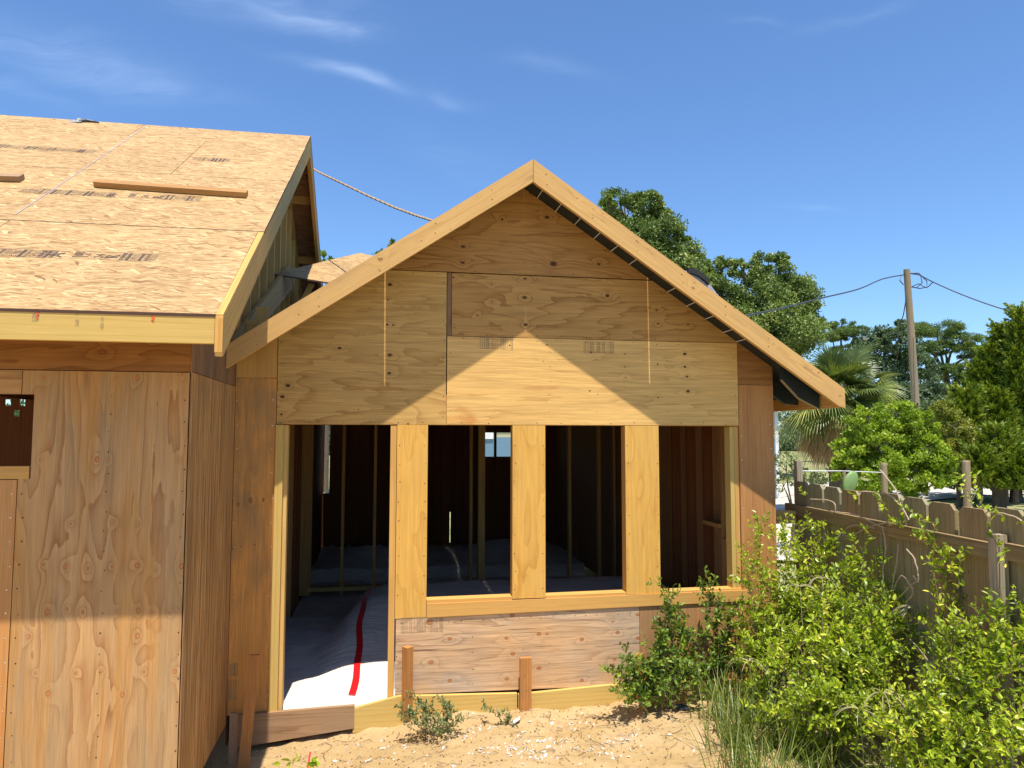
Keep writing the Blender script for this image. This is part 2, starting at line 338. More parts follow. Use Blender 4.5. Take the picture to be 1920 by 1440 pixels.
M_lumO = wood('golden_pine_lumber', (.62, .405, .165), (.49, .27, .09), 4, .3, 6, lin=14, seed=58., contrast=.6, fibre=.07, blot=(.52, .33, .15), blot_amt=.5, blot_sc=(.8, 5), knots=[(3., 12., .01)])
KR = []
for L_, g_, of_ in ((((714, 486, .018), (712, 508, .008), (895, 369, .006), (845, 430, .006), (560, 590, .008), (790, 452, .007)), Vector((1, 0, .675)).normalized(), (0, 0)), (((1194, 452, .010), (1300, 540, .014), (1377, 578, .010), (1302, 530, .008), (1510, 690, .009), (1535, 699, .010), (1575, 742, .010), (1130, 400, .006), (1082, 372, .007), (1450, 645, .006)), Vector((1, 0, -.675)).normalized(), (4, 1))):
    for x_, y_, r_ in L_:
        p = PY(x_, y_, -.38); KR.append((p.dot(g_) + of_[0], -g_.z * p.x + g_.x * p.z + of_[1], r_))
M_lumRake = wood('rake_pine_lumber', (.61, .40, .18), (.47, .265, .095), 4, .3, 6, lin=14, seed=60., contrast=.55, fibre=.07, blot=(.48, .31, .15), blot_amt=.6, blot_sc=(1.2, 6), stain=((.33, .17, .07), .62, .70, .6, 2, 11), knots=KR, kdark=(.10, .045, .018), kring=(.40, .21, .08))
M_lumGrey = wood('greenish_grey_lumber', (.50, .40, .22), (.34, .245, .125), 4, .3, 5, lin=16, seed=62., contrast=.5, fibre=.08, blot=(.34, .28, .17), blot_amt=.5)
M_lumBrown = wood('weathered_brown_lumber', (.34, .23, .15), (.20, .125, .075), 5, .5, 9, lin=10, seed=64., contrast=.9, fibre=.1, blot=(.28, .215, .16), blot_amt=.6)
M_stake = wood('orange_stake_wood', (.50, .25, .10), (.33, .14, .05), 4, .5, 9, lin=40, seed=66., contrast=.7, fibre=.14, blot=(.30, .18, .10), blot_amt=.6, blot_sc=(3, 8), cracks=.4)
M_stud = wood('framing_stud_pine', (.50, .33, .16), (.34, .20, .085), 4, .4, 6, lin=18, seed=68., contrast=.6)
M_studDark = wood('shade_darkened_framing', (.085, .042, .022), (.05, .024, .012), 4, .4, 6, lin=18, seed=69., contrast=.6)  # darker copy of the stud pine, interior shade put into the colour
M_fence = wood('weathered_fence_wood', (.29, .245, .15), (.17, .135, .08), 4, .4, 8, lin=22, seed=71., contrast=.9, fibre=.2, blot=(.24, .17, .085), blot_amt=.7, blot_sc=(.35, 1.2), cracks=.4)
M_fenceB = wood('brown_fence_wood', (.30, .205, .115), (.17, .11, .06), 4, .4, 8, lin=22, seed=171., contrast=.9, fibre=.2, blot=(.24, .20, .13), blot_amt=.7, blot_sc=(.35, 1.2), cracks=.4)
M_fenceG = wood('grey_fence_wood', (.30, .265, .19), (.18, .15, .105), 4, .4, 8, lin=22, seed=271., contrast=.9, fibre=.22, blot=(.20, .19, .11), blot_amt=.7, blot_sc=(.35, 1.2), cracks=.5)
M_fenceR = wood('brown_fence_rail_wood', (.30, .215, .13), (.18, .12, .07), 4, .4, 8, lin=22, seed=72., contrast=.9, fibre=.2, blot=(.23, .18, .13), blot_amt=.7, cracks=.4)
M_greyPost = wood('silvery_grey_wood', (.31, .275, .225), (.19, .16, .125), 4, .4, 8, lin=22, seed=73., contrast=.9, fibre=.2, cracks=.6)
M_pole = wood('utility_pole_wood', (.33, .265, .20), (.20, .15, .11), 4, .3, 5, lin=20, seed=74., contrast=.8, fibre=.2, cracks=.5)
OP = [(0, (.24, .13, .05)), (.12, (.37, .225, .10)), (.4, (.45, .30, .145)), (.7, (.51, .36, .185)), (.9, (.58, .43, .24)), (1, (.68, .54, .33))]
OP = [(a_, (c_[0] * .86, c_[1] * .79, c_[2] * .64)) for a_, c_ in OP]
M_osb = osb('oriented_strand_board', OP)
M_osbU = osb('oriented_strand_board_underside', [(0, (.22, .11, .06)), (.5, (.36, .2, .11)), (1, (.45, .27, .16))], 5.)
M_edge = plain('dark_sheet_edge', (.085, .045, .03), .9)
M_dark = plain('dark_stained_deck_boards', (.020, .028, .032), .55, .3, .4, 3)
M_white = plain('white_trim', (.78, .78, .78), .5)  # white that stands in for daylight in the roof deck joints
M_nail = plain('nail_hole', (.035, .02, .014), .8)
M_nailS = plain('shiny_nail_head', (.75, .72, .68), .35, .5, metal=.6)
M_ink = plain('faded_black_ink', (.135, .095, .08), .9, .1, .5, 60)
M_inkS = plain('pale_grey_ink', (.30, .225, .14), .9, .1, .4, 60)
M_orange = plain('red_marker', (.75, .12, .04), .7)
M_blue = plain('blue_chalk', (.42, .36, .42), .95)

# white sheeting, red tape
def sheeting():
    m, t, b = mat('white_sheeting'); tc = t.new('ShaderNodeTexCoord').outputs['Object']
    n1 = t.noise(t.vm('MULTIPLY', tc, (1.2, 5, 1)), 2.2, 6, .6, .8); n2 = t.noise(tc, 16, 5)
    c = t.mix(t.mr(n1, .35, .75, 0, .5), (.78, .70, .60), (.56, .49, .40)); t.l.new(c, b.inputs['Base Color'])
    b.inputs['Roughness'].default_value = .8; b.inputs['Specular IOR Level'].default_value = .1
    t.l.new(t.bump(t.m('ADD', n1, t.m('MULTIPLY', n2, .15)), .8, .03), b.inputs['Normal']); return m
M_sheet = sheeting()
M_tape = plain('red_tape', (.72, .012, .015), .35, .5, .15)
# ground: pale sand near the house, scrubby grass with sand patches beyond
def groundm():
    m, t, b = mat('sandy_ground'); g = t.new('ShaderNodeNewGeometry').outputs['Position']; s = t.sep(g)
    n1 = t.noise(g, 2.3, 6, .62); n2 = t.noise(g, 14, 6, .7); n3 = t.noise(g, 90, 4, .7)
    c = t.mix(t.mr(n1, .35, .7), (.42, .29, .135), (.51, .37, .195))
    c = t.mix(t.mr(n2, .52, .70, 0, .55), c, (.28, .175, .09))
    c = t.mix(t.mr(n3, .62, .70, 0, .5), c, (.15, .09, .045))
    c = t.mix(t.mr(t.noise(g, 40, 4, .7), .66, .72, 0, .55), c, (.62, .58, .52))
    gr = t.mix(t.mr(t.noise(g, .35, 6, .65), .38, .62), (.13, .17, .04), (.33, .31, .15))
    gr = t.mix(t.mr(t.noise(g, 5, 5, .7), .45, .7, 0, .6), gr, (.42, .37, .22))
    far = t.mr(t.m('ADD', s[1], t.m('MULTIPLY', t.noise(g, .6, 3), 2)), 3, 5)
    rgt = t.mr(t.m('ADD', s[0], t.m('MULTIPLY', n1, .6)), 2.7, 3.2)
    c = t.mix(t.m('MAXIMUM', far, t.m('MULTIPLY', rgt, .7)), c, gr)
    t.l.new(c, b.inputs['Base Color']); b.inputs['Roughness'].default_value = .95; b.inputs['Specular IOR Level'].default_value = .1
    t.l.new(t.bump(t.m('ADD', n2, t.m('MULTIPLY', n3, .4)), .9, .02), b.inputs['Normal']); return m
M_ground = groundm()
def roadm():
    m, t, b = mat('pale_shell_road'); g = t.new('ShaderNodeNewGeometry').outputs['Position']
    c = t.mix(t.mr(t.noise(t.vm('MULTIPLY', g, (.3, 1.2, 1)), 1, 6, .65), .35, .65), (.58, .54, .47), (.44, .39, .31))
    t.l.new(c, b.inputs['Base Color']); b.inputs['Roughness'].default_value = .95; return m
M_road = roadm()

# ------------------------------------------------------------------ ground
def gz(x, y):
    """ground height"""
    n = noise.noise(Vector((x * 1.1, y * 1.1, 3))); n2 = noise.noise(Vector((x * 4.3, y * 4.3, 7))); n3 = noise.noise(Vector((x * 14, y * 14, 1)))
    z = -.16 + .05 * n
    fr = math.exp(-max(0, abs(y + .6) - .5) ** 2 / .5) if y < .1 else max(0, 1 - (y - .1) * 5)
    m1 = math.exp(-((x - .95) / .65) ** 2); m2 = math.exp(-((x - 2.3) / .6) ** 2)
    z += fr * (.075 * m1 + .13 * m2)
    if y < -.35: z += min(.35, (-.35 - y) * .03)
    if x < -.1: z -= fr * .11 * min(1., (-.1 - x) / .75)
    if x < -.95: z -= .16 * min(1, (-.95 - x) / .25)
    amp = 1 if -4 < y < .2 and -1.5 < x < 5 else .4
    if y > .2 and y < 9 and -8 < x < 3.3: amp = .1; z = -.26
    return z + amp * (.030 * n2 + .014 * n3)
def axis(segs):
    o = []
    for a, b, st in segs: o += list(np.arange(a, b - 1e-6, st))
    return o + [segs[-1][1]]
xs = axis([(-400, -40, 60), (-40, -6, 4), (-6, -1.4, .4), (-1.4, 3.6, .028), (3.6, 8, .3), (8, 40, 3), (40, 400, 60)])
ys = axis([(-60, -8, 8), (-8, -2.4, .3), (-2.4, .15, .028), (.15, 1, .2), (1, 9, .5), (9, 40, 3), (40, 600, 70)])
g = MB()
nx = len(xs); g.v = [(x, y, gz(x, y)) for y in ys for x in xs]
g.f = [(j * nx + i, j * nx + i + 1, (j + 1) * nx + i + 1, (j + 1) * nx + i) for j in range(len(ys) - 1) for i in range(nx - 1)]
g.uv = [(0, 0)] * (4 * len(g.f)); g.mi = [0] * len(g.f)
tag(build('ground', g, M_ground, smooth=True), kind='structure')
# pale shell road crossing behind the fence, and a bright yard track beside the house
r_ = MB()
rc = [(5.5, 7, 3.2), (9, 12, 3), (14, 18, 3.2), (20, 22.0, 4.2), (30, 24, 4.5), (60, 27, 5), (120, 30, 6)]
L_, R_ = [], []
for i, (x, y, hw) in enumerate(rc):
    a = Vector(rc[max(i - 1, 0)][:2]); b = Vector(rc[min(i + 1, len(rc) - 1)][:2]); d = (b - a).normalized(); n = Vector((-d.y, d.x))
    L_.append(V(x + n.x * hw, y + n.y * hw, -.12)); R_.append(V(x - n.x * hw, y - n.y * hw, -.12))
for i in range(len(rc) - 1): r_.poly([R_[i], R_[i + 1], L_[i + 1], L_[i]], V(1, 0, 0))
tag(build('road', r_, M_road), kind='structure')

# ------------------------------------------------------------------ THE HOUSE
H = root('unfinished_house', (1.07, 0, -.1), 'unfinished raw plywood house with an open doorway, three bare window openings and strand board roof', 'house')
XL, XR = -1.098, 3.234              # left wing side wall, right corner
AP = V(1.094, -.38, 4.11)           # rake peak
SR = .675
def deck(x): return 4.005 - .665 * abs(x - 1.094)      # underside of the deck
def nails(mb, pts, n=(0, -1, 0), r=.004, mi=1, jit=.008):
    for p in pts:
        mb.disc((p[0] + random.uniform(-jit, jit) * (n[0] == 0), p[1] + random.uniform(-jit, jit) * (n[1] == 0), p[2] + random.uniform(-jit, jit)), n, r * random.uniform(.7, 1.2), mi)
def sheet(name, pts, m, g, y0=-.012, y1=0., nail=None, nm=None, off=(0, 0)):
    mb = MB(); mb.prism(pts, 'y', y0, y1, g, off)
    mats = [m]
    if nail: nails(mb, [(a, y0 - .001, b) for a, b in nail]); mats = [m, nm or M_nail]
    return build(name, mb, mats, H)
def col(x, z0, z1, st=.15): return [(x, z) for z in np.arange(z0, z1, st)]
def row(z, x0, x1, st=.15): return [(x, z) for x in np.arange(x0, x1, st)]
GX, GZ = V(1, 0, 0), V(0, 0, 1)
def slopeclip(x0, x1, z0, z1):
    """rectangle cut by the roof line"""
    pts = [(x0, z0), (x1, z0)]; N = 24; topl = []
    for i in range(N + 1):
        x = x1 + (x0 - x1) * i / N
        topl.append((x, min(z1, deck(x))))
    for x in (1.094, 1.094 + (4.005 - z1) / .665, 1.094 - (4.005 - z1) / .665):
        if x0 < x < x1: topl.append((x, min(z1, deck(x))))
    topl.sort(key=lambda q: -q[0]); out = []
    for q in topl:
        if q[1] > z0 + 1e-4: out.append(q)
        elif out == [] or out[-1][1] > z0: out.append((q[0], z0))
    o = [p for p in pts if deck(p[0]) > p[1] + 1e-3]
    return o + [q for q in out if q not in o]
G2 = .004
sheet('gable_plywood_sheet', slopeclip(-.798, .474 - G2, 2.086, 3.288), M_plyA, GX, nail=col(-.77, 2.1, 2.7) + col(.45, 2.15, 3.2) + row(2.105, -.7, .4, .2) + col(-.2, 2.2, 3., .3) + col(.1, 2.2, 3.1, .3) + row(3.265, .2, .45, .1))
sheet('gable_plywood_sheet', [(-.10 + .0, 3.294)] + [(2.17, 3.294), (2.167, 3.29)][:1] + [(1.094, 4.004), (.018, 3.294)][:2] if 0 else [(.026, 3.294), (2.16, 3.294), (1.094, 4.003)], M_plyTop, GX, y0=-.0125, nail=row(3.31, .1, 2.0, .2) + col(1.1, 3.4, 3.9))
sheet('gable_plywood_sheet', slopeclip(.512, 2.925, 2.780 + G2, 3.290 - G2), M_plyMid, GX, nail=row(3.27, .6, 2.1, .2) + row(2.8, .6, 2.5, .2) + col(.53, 2.85, 3.25) + col(1.9, 2.9, 3.2, .1))
mbk = MB(); mbk.box((.476, -.006, 2.784), (.509, 0, 3.288), GZ); build('grey_batten', mbk, M_plyGrey, H)
sheet('gable_plywood_sheet', slopeclip(.478, 2.917, 2.088, 2.780), M_plyB, GX, y0=-.0115, nail=row(2.105, .6, 2.85, .2) + row(2.76, .6, 2.5, .2) + col(.5, 2.2, 2.7) + col(1.3, 2.2, 2.7, .12) + col(1.69, 2.2, 2.7, .14) + col(2.3, 2.2, 2.7, .14) + col(2.89, 2.2, 2.7))
sheet('corner_plywood_piece', slopeclip(2.921, XR, 2.432, 2.85), M_plyTopL, GX, y0=-.011, off=(7, 3))
sheet('corner_plywood_sheet', [(2.921, -.06), (XR, -.06), (XR, 2.428), (2.921, 2.428)], M_plyCornerR, GZ, nail=col(3.2, .1, 2.4, .2) + col(2.94, .2, 2.4, .2), nm=M_nailS)
sheet('lower_plywood_sheet', [(2.034, .0), (2.917, .0), (2.917, .648), (2.034, .637)], M_plyBrown, GZ, y0=-.0115, nail=col(2.05, .1, .6, .12), nm=M_nailS)
sheet('lower_plywood_sheet', [(.105, .06), (2.030, .028), (2.030, .636), (.105, .612)], M_plyLow, GX, nail=row(.585, .15, 2.0, .09) + col(.12, .1, .55, .12) + col(.69, .1, .55, .12) + col(1.3, .1, .6, .13))
sheet('corner_plywood_sheet', [(XL + .004, -.02), (-.803, -.02), (-.803, 2.428), (XL + .004, 2.428)], M_plyCornerL, GZ, nail=col(-.82, .1, 2.4, .18) + col(-1.08, .1, 2.4, .18), nm=M_nailS)
sheet('corner_plywood_piece', [(XL + .004, 2.432), (-.803, 2.432), (-.803, 2.742), (XL + .004, 2.548)], M_lumO, GZ, y0=-.0115, off=(3, 2))
for a, b, z0 in ((.098, .333, .618), (.999, 1.263, .735), (1.926, 2.212, .735)):
    sheet('window_post', [(a, z0), (b, z0), (b, 2.084), (a, 2.084)], M_plyPost, GZ, y0=-.0135, nail=col(a + .02, .8, 2.0, .14) + col(b - .02, .8, 2.0, .14), off=(random.uniform(0, 9), random.uniform(0, 9)))
# rough framing behind the sheathing: jambs, header, sills
def brd(name, a, b, g, m, parent=H, rnd=True):
    mb = MB(); mb.box(a, b, g, (random.uniform(0, 20), random.uniform(0, 20)) if rnd else (0, 0)); return build(name, mb, m, parent)
brd('door_jamb', (-.799, -.030, -.01), (-.742, .006, 2.080), GZ, M_lumY)
brd('door_jamb', (-.790, .008, -.01), (-.752, .098, 2.080), GZ, M_lumY)
brd('door_jamb', (-.750, .012, -.01), (-.714, .100, 2.078), GZ, M_lumGrey)
brd('door_jamb', (.048, -.008, -.01), (.094, .090, 2.080), GZ, M_lumO)
for a, b in ((.294, .330), (1.002, 1.038), (1.222, 1.260), (1.930, 1.968), (2.172, 2.209), (2.880, 2.917)):
    brd('window_jamb', (a, .001, .74), (b, .100, 2.080), GZ, M_lumO)
brd('window_jamb', (2.842, .003, .742), (2.878, .102, 2.078), GZ, M_lumY)
brd('header_beam', (-.80, .001, 2.084), (3.2, .1, 2.32), GX, M_stud)
# sill: a lip along the face and a board on top of the low wall
mb = MB(); mb.prism([(.336, .620), (2.985, .652), (2.985, .738), (.336, .722)], 'y', -.024, -.0002, GX, (2, 3)); build('window_sill', mb, M_lumO, H)
for a, b in ((.336, .997), (1.265, 1.924), (2.214, 2.915)):
    mb = MB(); mb.prism([(a, .7225), (b, .7265), (b, .752), (a, .748)], 'y', -.012, .10, GX, (a, 3)); build('window_sill', mb, M_lumO, H)
brd('bottom_plate', (.10, .003, -.04), (3.2, .09, .02), GX, M_studDark)
# rim / form boards at the bottom
mb = MB(); mb.prism([(-1.03, -.235), (-.19, -.15), (-.19, .012), (-1.03, -.008)], 'y', -.055, -.017, GX); build('form_board', mb, M_lumBrown, H)
mb = MB(); mb.prism([(-.20, -.185), (.75, -.13), (1.03, -.18), (1.03, .028), (.13, .058), (-.20, -.012)], 'y', -.05, -.014, GX, (1.5, 0)); build('form_board', mb, M_lumY, H)
mb = MB(); mb.prism([(1.04, -.22), (2.95, -.2), (2.95, .03), (1.75, .048), (1.04, .020)], 'y', -.049, -.013, GX, (11.5, 6)); build('form_board', mb, M_lumY, H)

# ---- right wing roof
def zr(x): return AP.z - SR * abs(x - AP.x)
hv = .176
mb = MB(); mb.prism([(-1.094, zr(-1.094) - hv + .01), (-1.094, zr(-1.094)), (1.0925, zr(1.0925)), (1.0925, zr(1.0925) - hv)], 'y', -.38, -.342, V(1, 0, SR).normalized(), (0, 0))
nails(mb, [(x, -.3812, zr(x) - o) for x in np.arange(-.9, 1.05, .42) for o in (.05, .12)]); build('rake_board', mb, [M_lumRake, M_nail], H)
mb = MB(); mb.prism([(1.0955, zr(1.0955)), (1.0955, zr(1.0955) - hv), (3.60, zr(3.60) - hv), (3.655, zr(3.655) - .155), (3.655, zr(3.655))], 'y', -.38, -.342, V(1, 0, -SR).normalized(), (4, 1))
nails(mb, [(x, -.3812, zr(x) - o) for x in np.arange(1.2, 3.6, .36) for o in (.05, .12)]); build('rake_board', mb, [M_lumRake, M_nail], H)
# deck of boards with thin open joints that let slits of light through
def deckpiece(mb, x0, x1, mi=0, th=.030, dy0=-.341, dy1=-.002):
    c = [V(x0, dy0, deck(x0)), V(x1, dy0, deck(x1)), V(x1, dy1, deck(x1)), V(x0, dy1, deck(x0))]; c += [p + V(0, 0, th) for p in c]
    mb.hexa(c, V(0, 1, 0), (random.uniform(0, 9), 0))
cuts = [1.094]
for (px, py, gap) in ((1014, 366, .0012), (1049, 392, .0015), (1085, 412, .001), (1122, 438, .001), (1155, 462, .002), (1190, 488, .0012), (1225, 514, .008), (1263, 540, .001), (1300, 566, .0012), (1335, 592, .001), (1370, 615, .001), (1395, 640, .0012)):
    p = PY(px, py, -.15); cuts.append((p.x, gap))
x = 1.094; k = 0
mbA, mbB = MB(), MB()
for c_, gap in cuts[1:]:
    deckpiece(mbA, x, c_ - gap / 2); x = c_ + gap / 2
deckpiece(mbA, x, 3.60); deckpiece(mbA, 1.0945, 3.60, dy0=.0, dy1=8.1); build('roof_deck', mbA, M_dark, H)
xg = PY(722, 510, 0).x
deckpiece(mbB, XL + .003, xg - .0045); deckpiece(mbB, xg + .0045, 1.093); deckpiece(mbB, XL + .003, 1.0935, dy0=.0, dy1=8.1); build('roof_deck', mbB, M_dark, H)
for c_, gap in cuts[1:]:
    if gap < .005:
        mb = MB(); z0 = deck(c_) - .002; mb.hexa([V(c_ - .002, -.335, z0 - .002), V(c_ + .002, -.335, z0 - .005), V(c_ + .002, -.006, z0 - .005), V(c_ - .002, -.006, z0 - .002), V(c_ - .002, -.335, z0), V(c_ + .002, -.335, z0 - .003), V(c_ + .002, -.006, z0 - .003), V(c_ - .002, -.006, z0)]); build('joint_daylight_strip', mb, M_white, H)  # white strips imitate bright sky showing through the narrow joints
# eave fascia on the right, running back
mb = MB(); mb.board((3.608, -.340, 2.232), (3.608, 8.1, 2.232), (0, 0, .135), (.038, 0, 0)); build('eave_fascia', mb, M_lumO, H)
# rafter tails under the right eave
for y in (.18, .8, 1.41, 2.0, 2.6, 3.2, 4.4, 5.6, 6.8):
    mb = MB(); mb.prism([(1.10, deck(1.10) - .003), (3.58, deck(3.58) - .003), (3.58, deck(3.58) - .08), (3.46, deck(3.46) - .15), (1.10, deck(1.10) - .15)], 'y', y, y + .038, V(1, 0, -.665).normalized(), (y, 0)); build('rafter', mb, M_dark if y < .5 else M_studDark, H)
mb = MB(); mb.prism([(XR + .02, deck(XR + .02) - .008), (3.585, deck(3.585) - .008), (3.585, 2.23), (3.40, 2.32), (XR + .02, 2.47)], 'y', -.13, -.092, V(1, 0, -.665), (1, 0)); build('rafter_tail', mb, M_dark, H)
mb = MB(); mb.board((XR + .02, -.130, 2.463), (3.40, -.130, 2.316), (0, 0, .006), (0, .037, 0)); mb.board((3.40, -.130, 2.316), (3.585, -.130, 2.226), (0, 0, .006), (0, .037, 0)); build('rafter_edge_strip', mb, M_greyPost, H)
for y in (.6, 1.8, 3.0, 4.2, 5.4, 6.6):
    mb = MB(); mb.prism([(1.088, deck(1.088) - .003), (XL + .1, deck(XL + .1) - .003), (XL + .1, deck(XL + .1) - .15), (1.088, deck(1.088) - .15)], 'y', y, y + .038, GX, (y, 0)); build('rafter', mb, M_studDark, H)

# ---- right wing walls (side, back) and inside framing
brd('side_wall', (3.222, .002, -.1), (3.234, 8.0, 2.55), GZ, M_plyBrown)
def holed(x0, x1, z0, z1, holes, y0, y1, mb):
    X = sorted({x0, x1, *[h[0] for h in holes], *[h[1] for h in holes]}); Z = sorted({z0, z1, *[h[2] for h in holes], *[h[3] for h in holes]})
    for i in range(len(X) - 1):
        for j in range(len(Z) - 1):
            cx, cz = (X[i] + X[i + 1]) / 2, (Z[j] + Z[j + 1]) / 2
            if any(h[0] < cx < h[1] and h[2] < cz < h[3] for h in holes): continue
            mb.box((X[i], y0, Z[j]), (X[i + 1], y1, Z[j + 1]), GZ)
a, b = PY(909, 811, 8), PY(957.5, 856, 8); hw1 = (a.x, b.x, b.z, a.z)
s1 = PY(609, 797, 8); s2 = PY(617, 925, 8); s3 = PY(843, 960, 8); s4 = PY(846, 1030, 8)
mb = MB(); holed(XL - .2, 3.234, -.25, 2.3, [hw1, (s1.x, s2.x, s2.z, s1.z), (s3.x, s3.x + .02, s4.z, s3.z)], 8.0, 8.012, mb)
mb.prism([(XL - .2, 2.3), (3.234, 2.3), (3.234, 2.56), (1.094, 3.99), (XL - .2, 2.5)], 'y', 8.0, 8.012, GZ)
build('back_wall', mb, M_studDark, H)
mb = MB(); mx_ = PY(930, 830, 7.9); mb.box((mx_.x - .03, 7.9, 1.4), (mx_.x + .012, 7.99, 2.2), GZ); build('window_mullion', mb, M_studDark, H)
brd('side_wall', (XL - .012, .05, -.25), (XL, 8.0, 2.36), GZ, M_studDark)
def stud(px, pyb, Y, wd=.038, dp=.09, m=M_stud, z1=None, z0=-.05):
    p = PY(px, pyb, Y); zt = z1 or min(deck(p.x) - .16, 2.6)
    brd('stud', (p.x - wd / 2, Y, z0), (p.x + wd / 2, Y + dp, zt), GZ, m)
# partition at y = 4.2
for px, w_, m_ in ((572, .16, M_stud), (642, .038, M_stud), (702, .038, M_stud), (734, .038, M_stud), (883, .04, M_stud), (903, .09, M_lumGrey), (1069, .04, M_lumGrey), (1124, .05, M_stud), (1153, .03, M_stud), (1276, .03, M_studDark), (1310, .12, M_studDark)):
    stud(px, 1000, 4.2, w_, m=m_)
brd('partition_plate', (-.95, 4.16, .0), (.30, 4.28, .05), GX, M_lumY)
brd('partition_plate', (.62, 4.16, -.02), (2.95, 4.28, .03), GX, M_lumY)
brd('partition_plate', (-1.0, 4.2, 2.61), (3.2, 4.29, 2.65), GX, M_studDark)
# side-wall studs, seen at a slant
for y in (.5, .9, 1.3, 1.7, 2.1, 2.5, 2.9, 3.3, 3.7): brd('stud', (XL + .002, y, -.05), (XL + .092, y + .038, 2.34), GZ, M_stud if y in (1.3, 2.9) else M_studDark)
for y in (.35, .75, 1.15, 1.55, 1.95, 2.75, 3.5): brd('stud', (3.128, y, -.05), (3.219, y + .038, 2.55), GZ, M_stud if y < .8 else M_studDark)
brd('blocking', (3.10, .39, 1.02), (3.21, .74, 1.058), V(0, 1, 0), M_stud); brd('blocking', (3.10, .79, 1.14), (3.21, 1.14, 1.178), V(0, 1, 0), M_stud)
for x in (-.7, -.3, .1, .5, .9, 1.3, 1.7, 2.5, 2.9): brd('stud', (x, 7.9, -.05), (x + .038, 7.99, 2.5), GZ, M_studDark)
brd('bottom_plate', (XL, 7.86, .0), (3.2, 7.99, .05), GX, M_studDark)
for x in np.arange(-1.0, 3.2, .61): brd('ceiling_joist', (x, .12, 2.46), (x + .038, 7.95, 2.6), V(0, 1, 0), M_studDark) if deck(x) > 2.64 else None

# ---- left wing
YF = -1.26
def sheetL(name, pts, m, g, y0=YF - .012, y1=YF, nail=None, nm=None, off=(0, 0)): return sheet(name, pts, m, g, y0, y1, nail, nm, off)
sheetL('front_plywood_sheet', [(-1.984, -.60), (-1.104, -.60), (-1.104, 2.358), (-1.984, 2.358), (-1.984, 2.225), (-1.922, 2.225), (-1.922, 1.758), (-1.984, 1.758)], M_plyLeft, GZ, nail=col(-1.125, -.4, 2.3, .13) + col(-1.53, -.3, 2.3, .11) + col(-1.955, -.4, 1.7, .13), nm=M_nail)
sheetL('front_plywood_sheet', [(-3.2, -.60), (-1.989, -.60), (-1.989, 1.752), (-3.2, 1.752)], M_plyLeft2, GZ, nail=col(-2.01, -.4, 1.7, .13), nm=M_nailS)
sheetL('front_plywood_piece', [(-3.2, 2.226), (-1.989, 2.226), (-1.989, 2.358), (-3.2, 2.358)], M_plyLeft, GX, off=(5, 2))
sheetL('front_plywood_sheet', [(-3.2, 2.363), (-1.106, 2.363), (-1.106, 2.70), (-3.2, 2.70)], M_plyTopL, GX, y0=YF - .0125)
brd('window_sill', (-3.2, YF - .012 - .002, 1.757), (-1.930, YF + .09, 1.826), GX, M_lumO)
brd('window_head', (-3.2, YF + .001, 2.226), (-1.93, YF + .09, 2.262), GX, M_studDark)
brd('window_jamb', (-1.918, YF + .001, 1.76), (-1.88, YF + .09, 2.24), GZ, M_studDark)
brd('corner_edge_strip', (-1.102, YF - .016, -.60), (XL - .0005, YF - .001, 2.70), GZ, M_lumBrown)
# side wall of the left wing: low ribbed sheet and a grey piece above, cut at a slant
mb = MB(); mb.prism([(YF - .012, -.60), (YF - .012, 2.362), (-.006, 2.362), (-.006, -.085), (-.5, -.085), (YF + .05, -.12)], 'x', XL - .012, XL, GZ); build('side_plywood_sheet', mb, M_plySide, H)
mb = MB(); mb.prism([(YF - .012, 2.366), (YF - .012, 2.69), (-.35, 2.69), (-.006, 2.56), (-.006, 2.366)], 'x', XL - .012, XL, GZ, (4, 4)); build('side_plywood_piece', mb, M_plyGrey, H)
mb = MB(); bw = []
for (px, py) in ((-8, 755), (15, 755), (42, 755), (31, 775)):
    p = PY(px, py, 5.6); bw.append((p.x - .035, p.x + .035, p.z - .045, p.z + .045))
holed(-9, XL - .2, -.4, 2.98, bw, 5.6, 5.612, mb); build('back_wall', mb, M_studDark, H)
for y in (-.9, -.5): brd('stud', (XL - .11, y, 0), (XL - .02, y + .038, 2.6), GZ, M_studDark)
brd('light_block_ceiling', (-9, YF + .1, 2.86), (XL - .12, 5.6, 2.88), GX, M_studDark)  # added to keep daylight from the open gable out of the room
# roof of the left wing
YE, ZE, SL, YR = -1.77, 2.627, .65, 2.24
XE = -.825
def zl(y): return ZE + SL * (y - YE) if y <= YR else ZE + SL * (YR - YE) - SL * (y - YR)
gsl = V(1, 0, 0)
def roofsheet(x0, x1, y0, y1, name='roof_sheet', m=None, off=(0, 0), th=.016, dz=0.):
    mb = MB(); c = [V(x0, y0, zl(y0) - th + dz), V(x1, y0, zl(y0) - th + dz), V(x1, y1, zl(y1) - th + dz), V(x0, y1, zl(y1) - th + dz)]; c += [p + V(0, 0, th) for p in c]
    mb.hexa(c, gsl, off)
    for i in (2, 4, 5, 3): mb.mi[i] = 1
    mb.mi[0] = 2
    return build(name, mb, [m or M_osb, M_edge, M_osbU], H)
rows = [(-1.775, -.605), (-.594, .575), (.580, 1.742), (1.745, 2.239)]
seams = [[-2.40], [-4.3], [-1.770], [-2.495]]
ends = [-.8655, -.826, -.823, -.827]
for i, (a, b) in enumerate(rows):
    xsn = [-9.0] + seams[i] + [ends[i]]
    for j in range(len(xsn) - 1):
        roofsheet(xsn[j] + .002, xsn[j + 1] - .002, a, b, off=(random.uniform(0, 9), random.uniform(0, 9)))
roofsheet(-9, -.826, 2.241, 6.05, off=(3, 3))
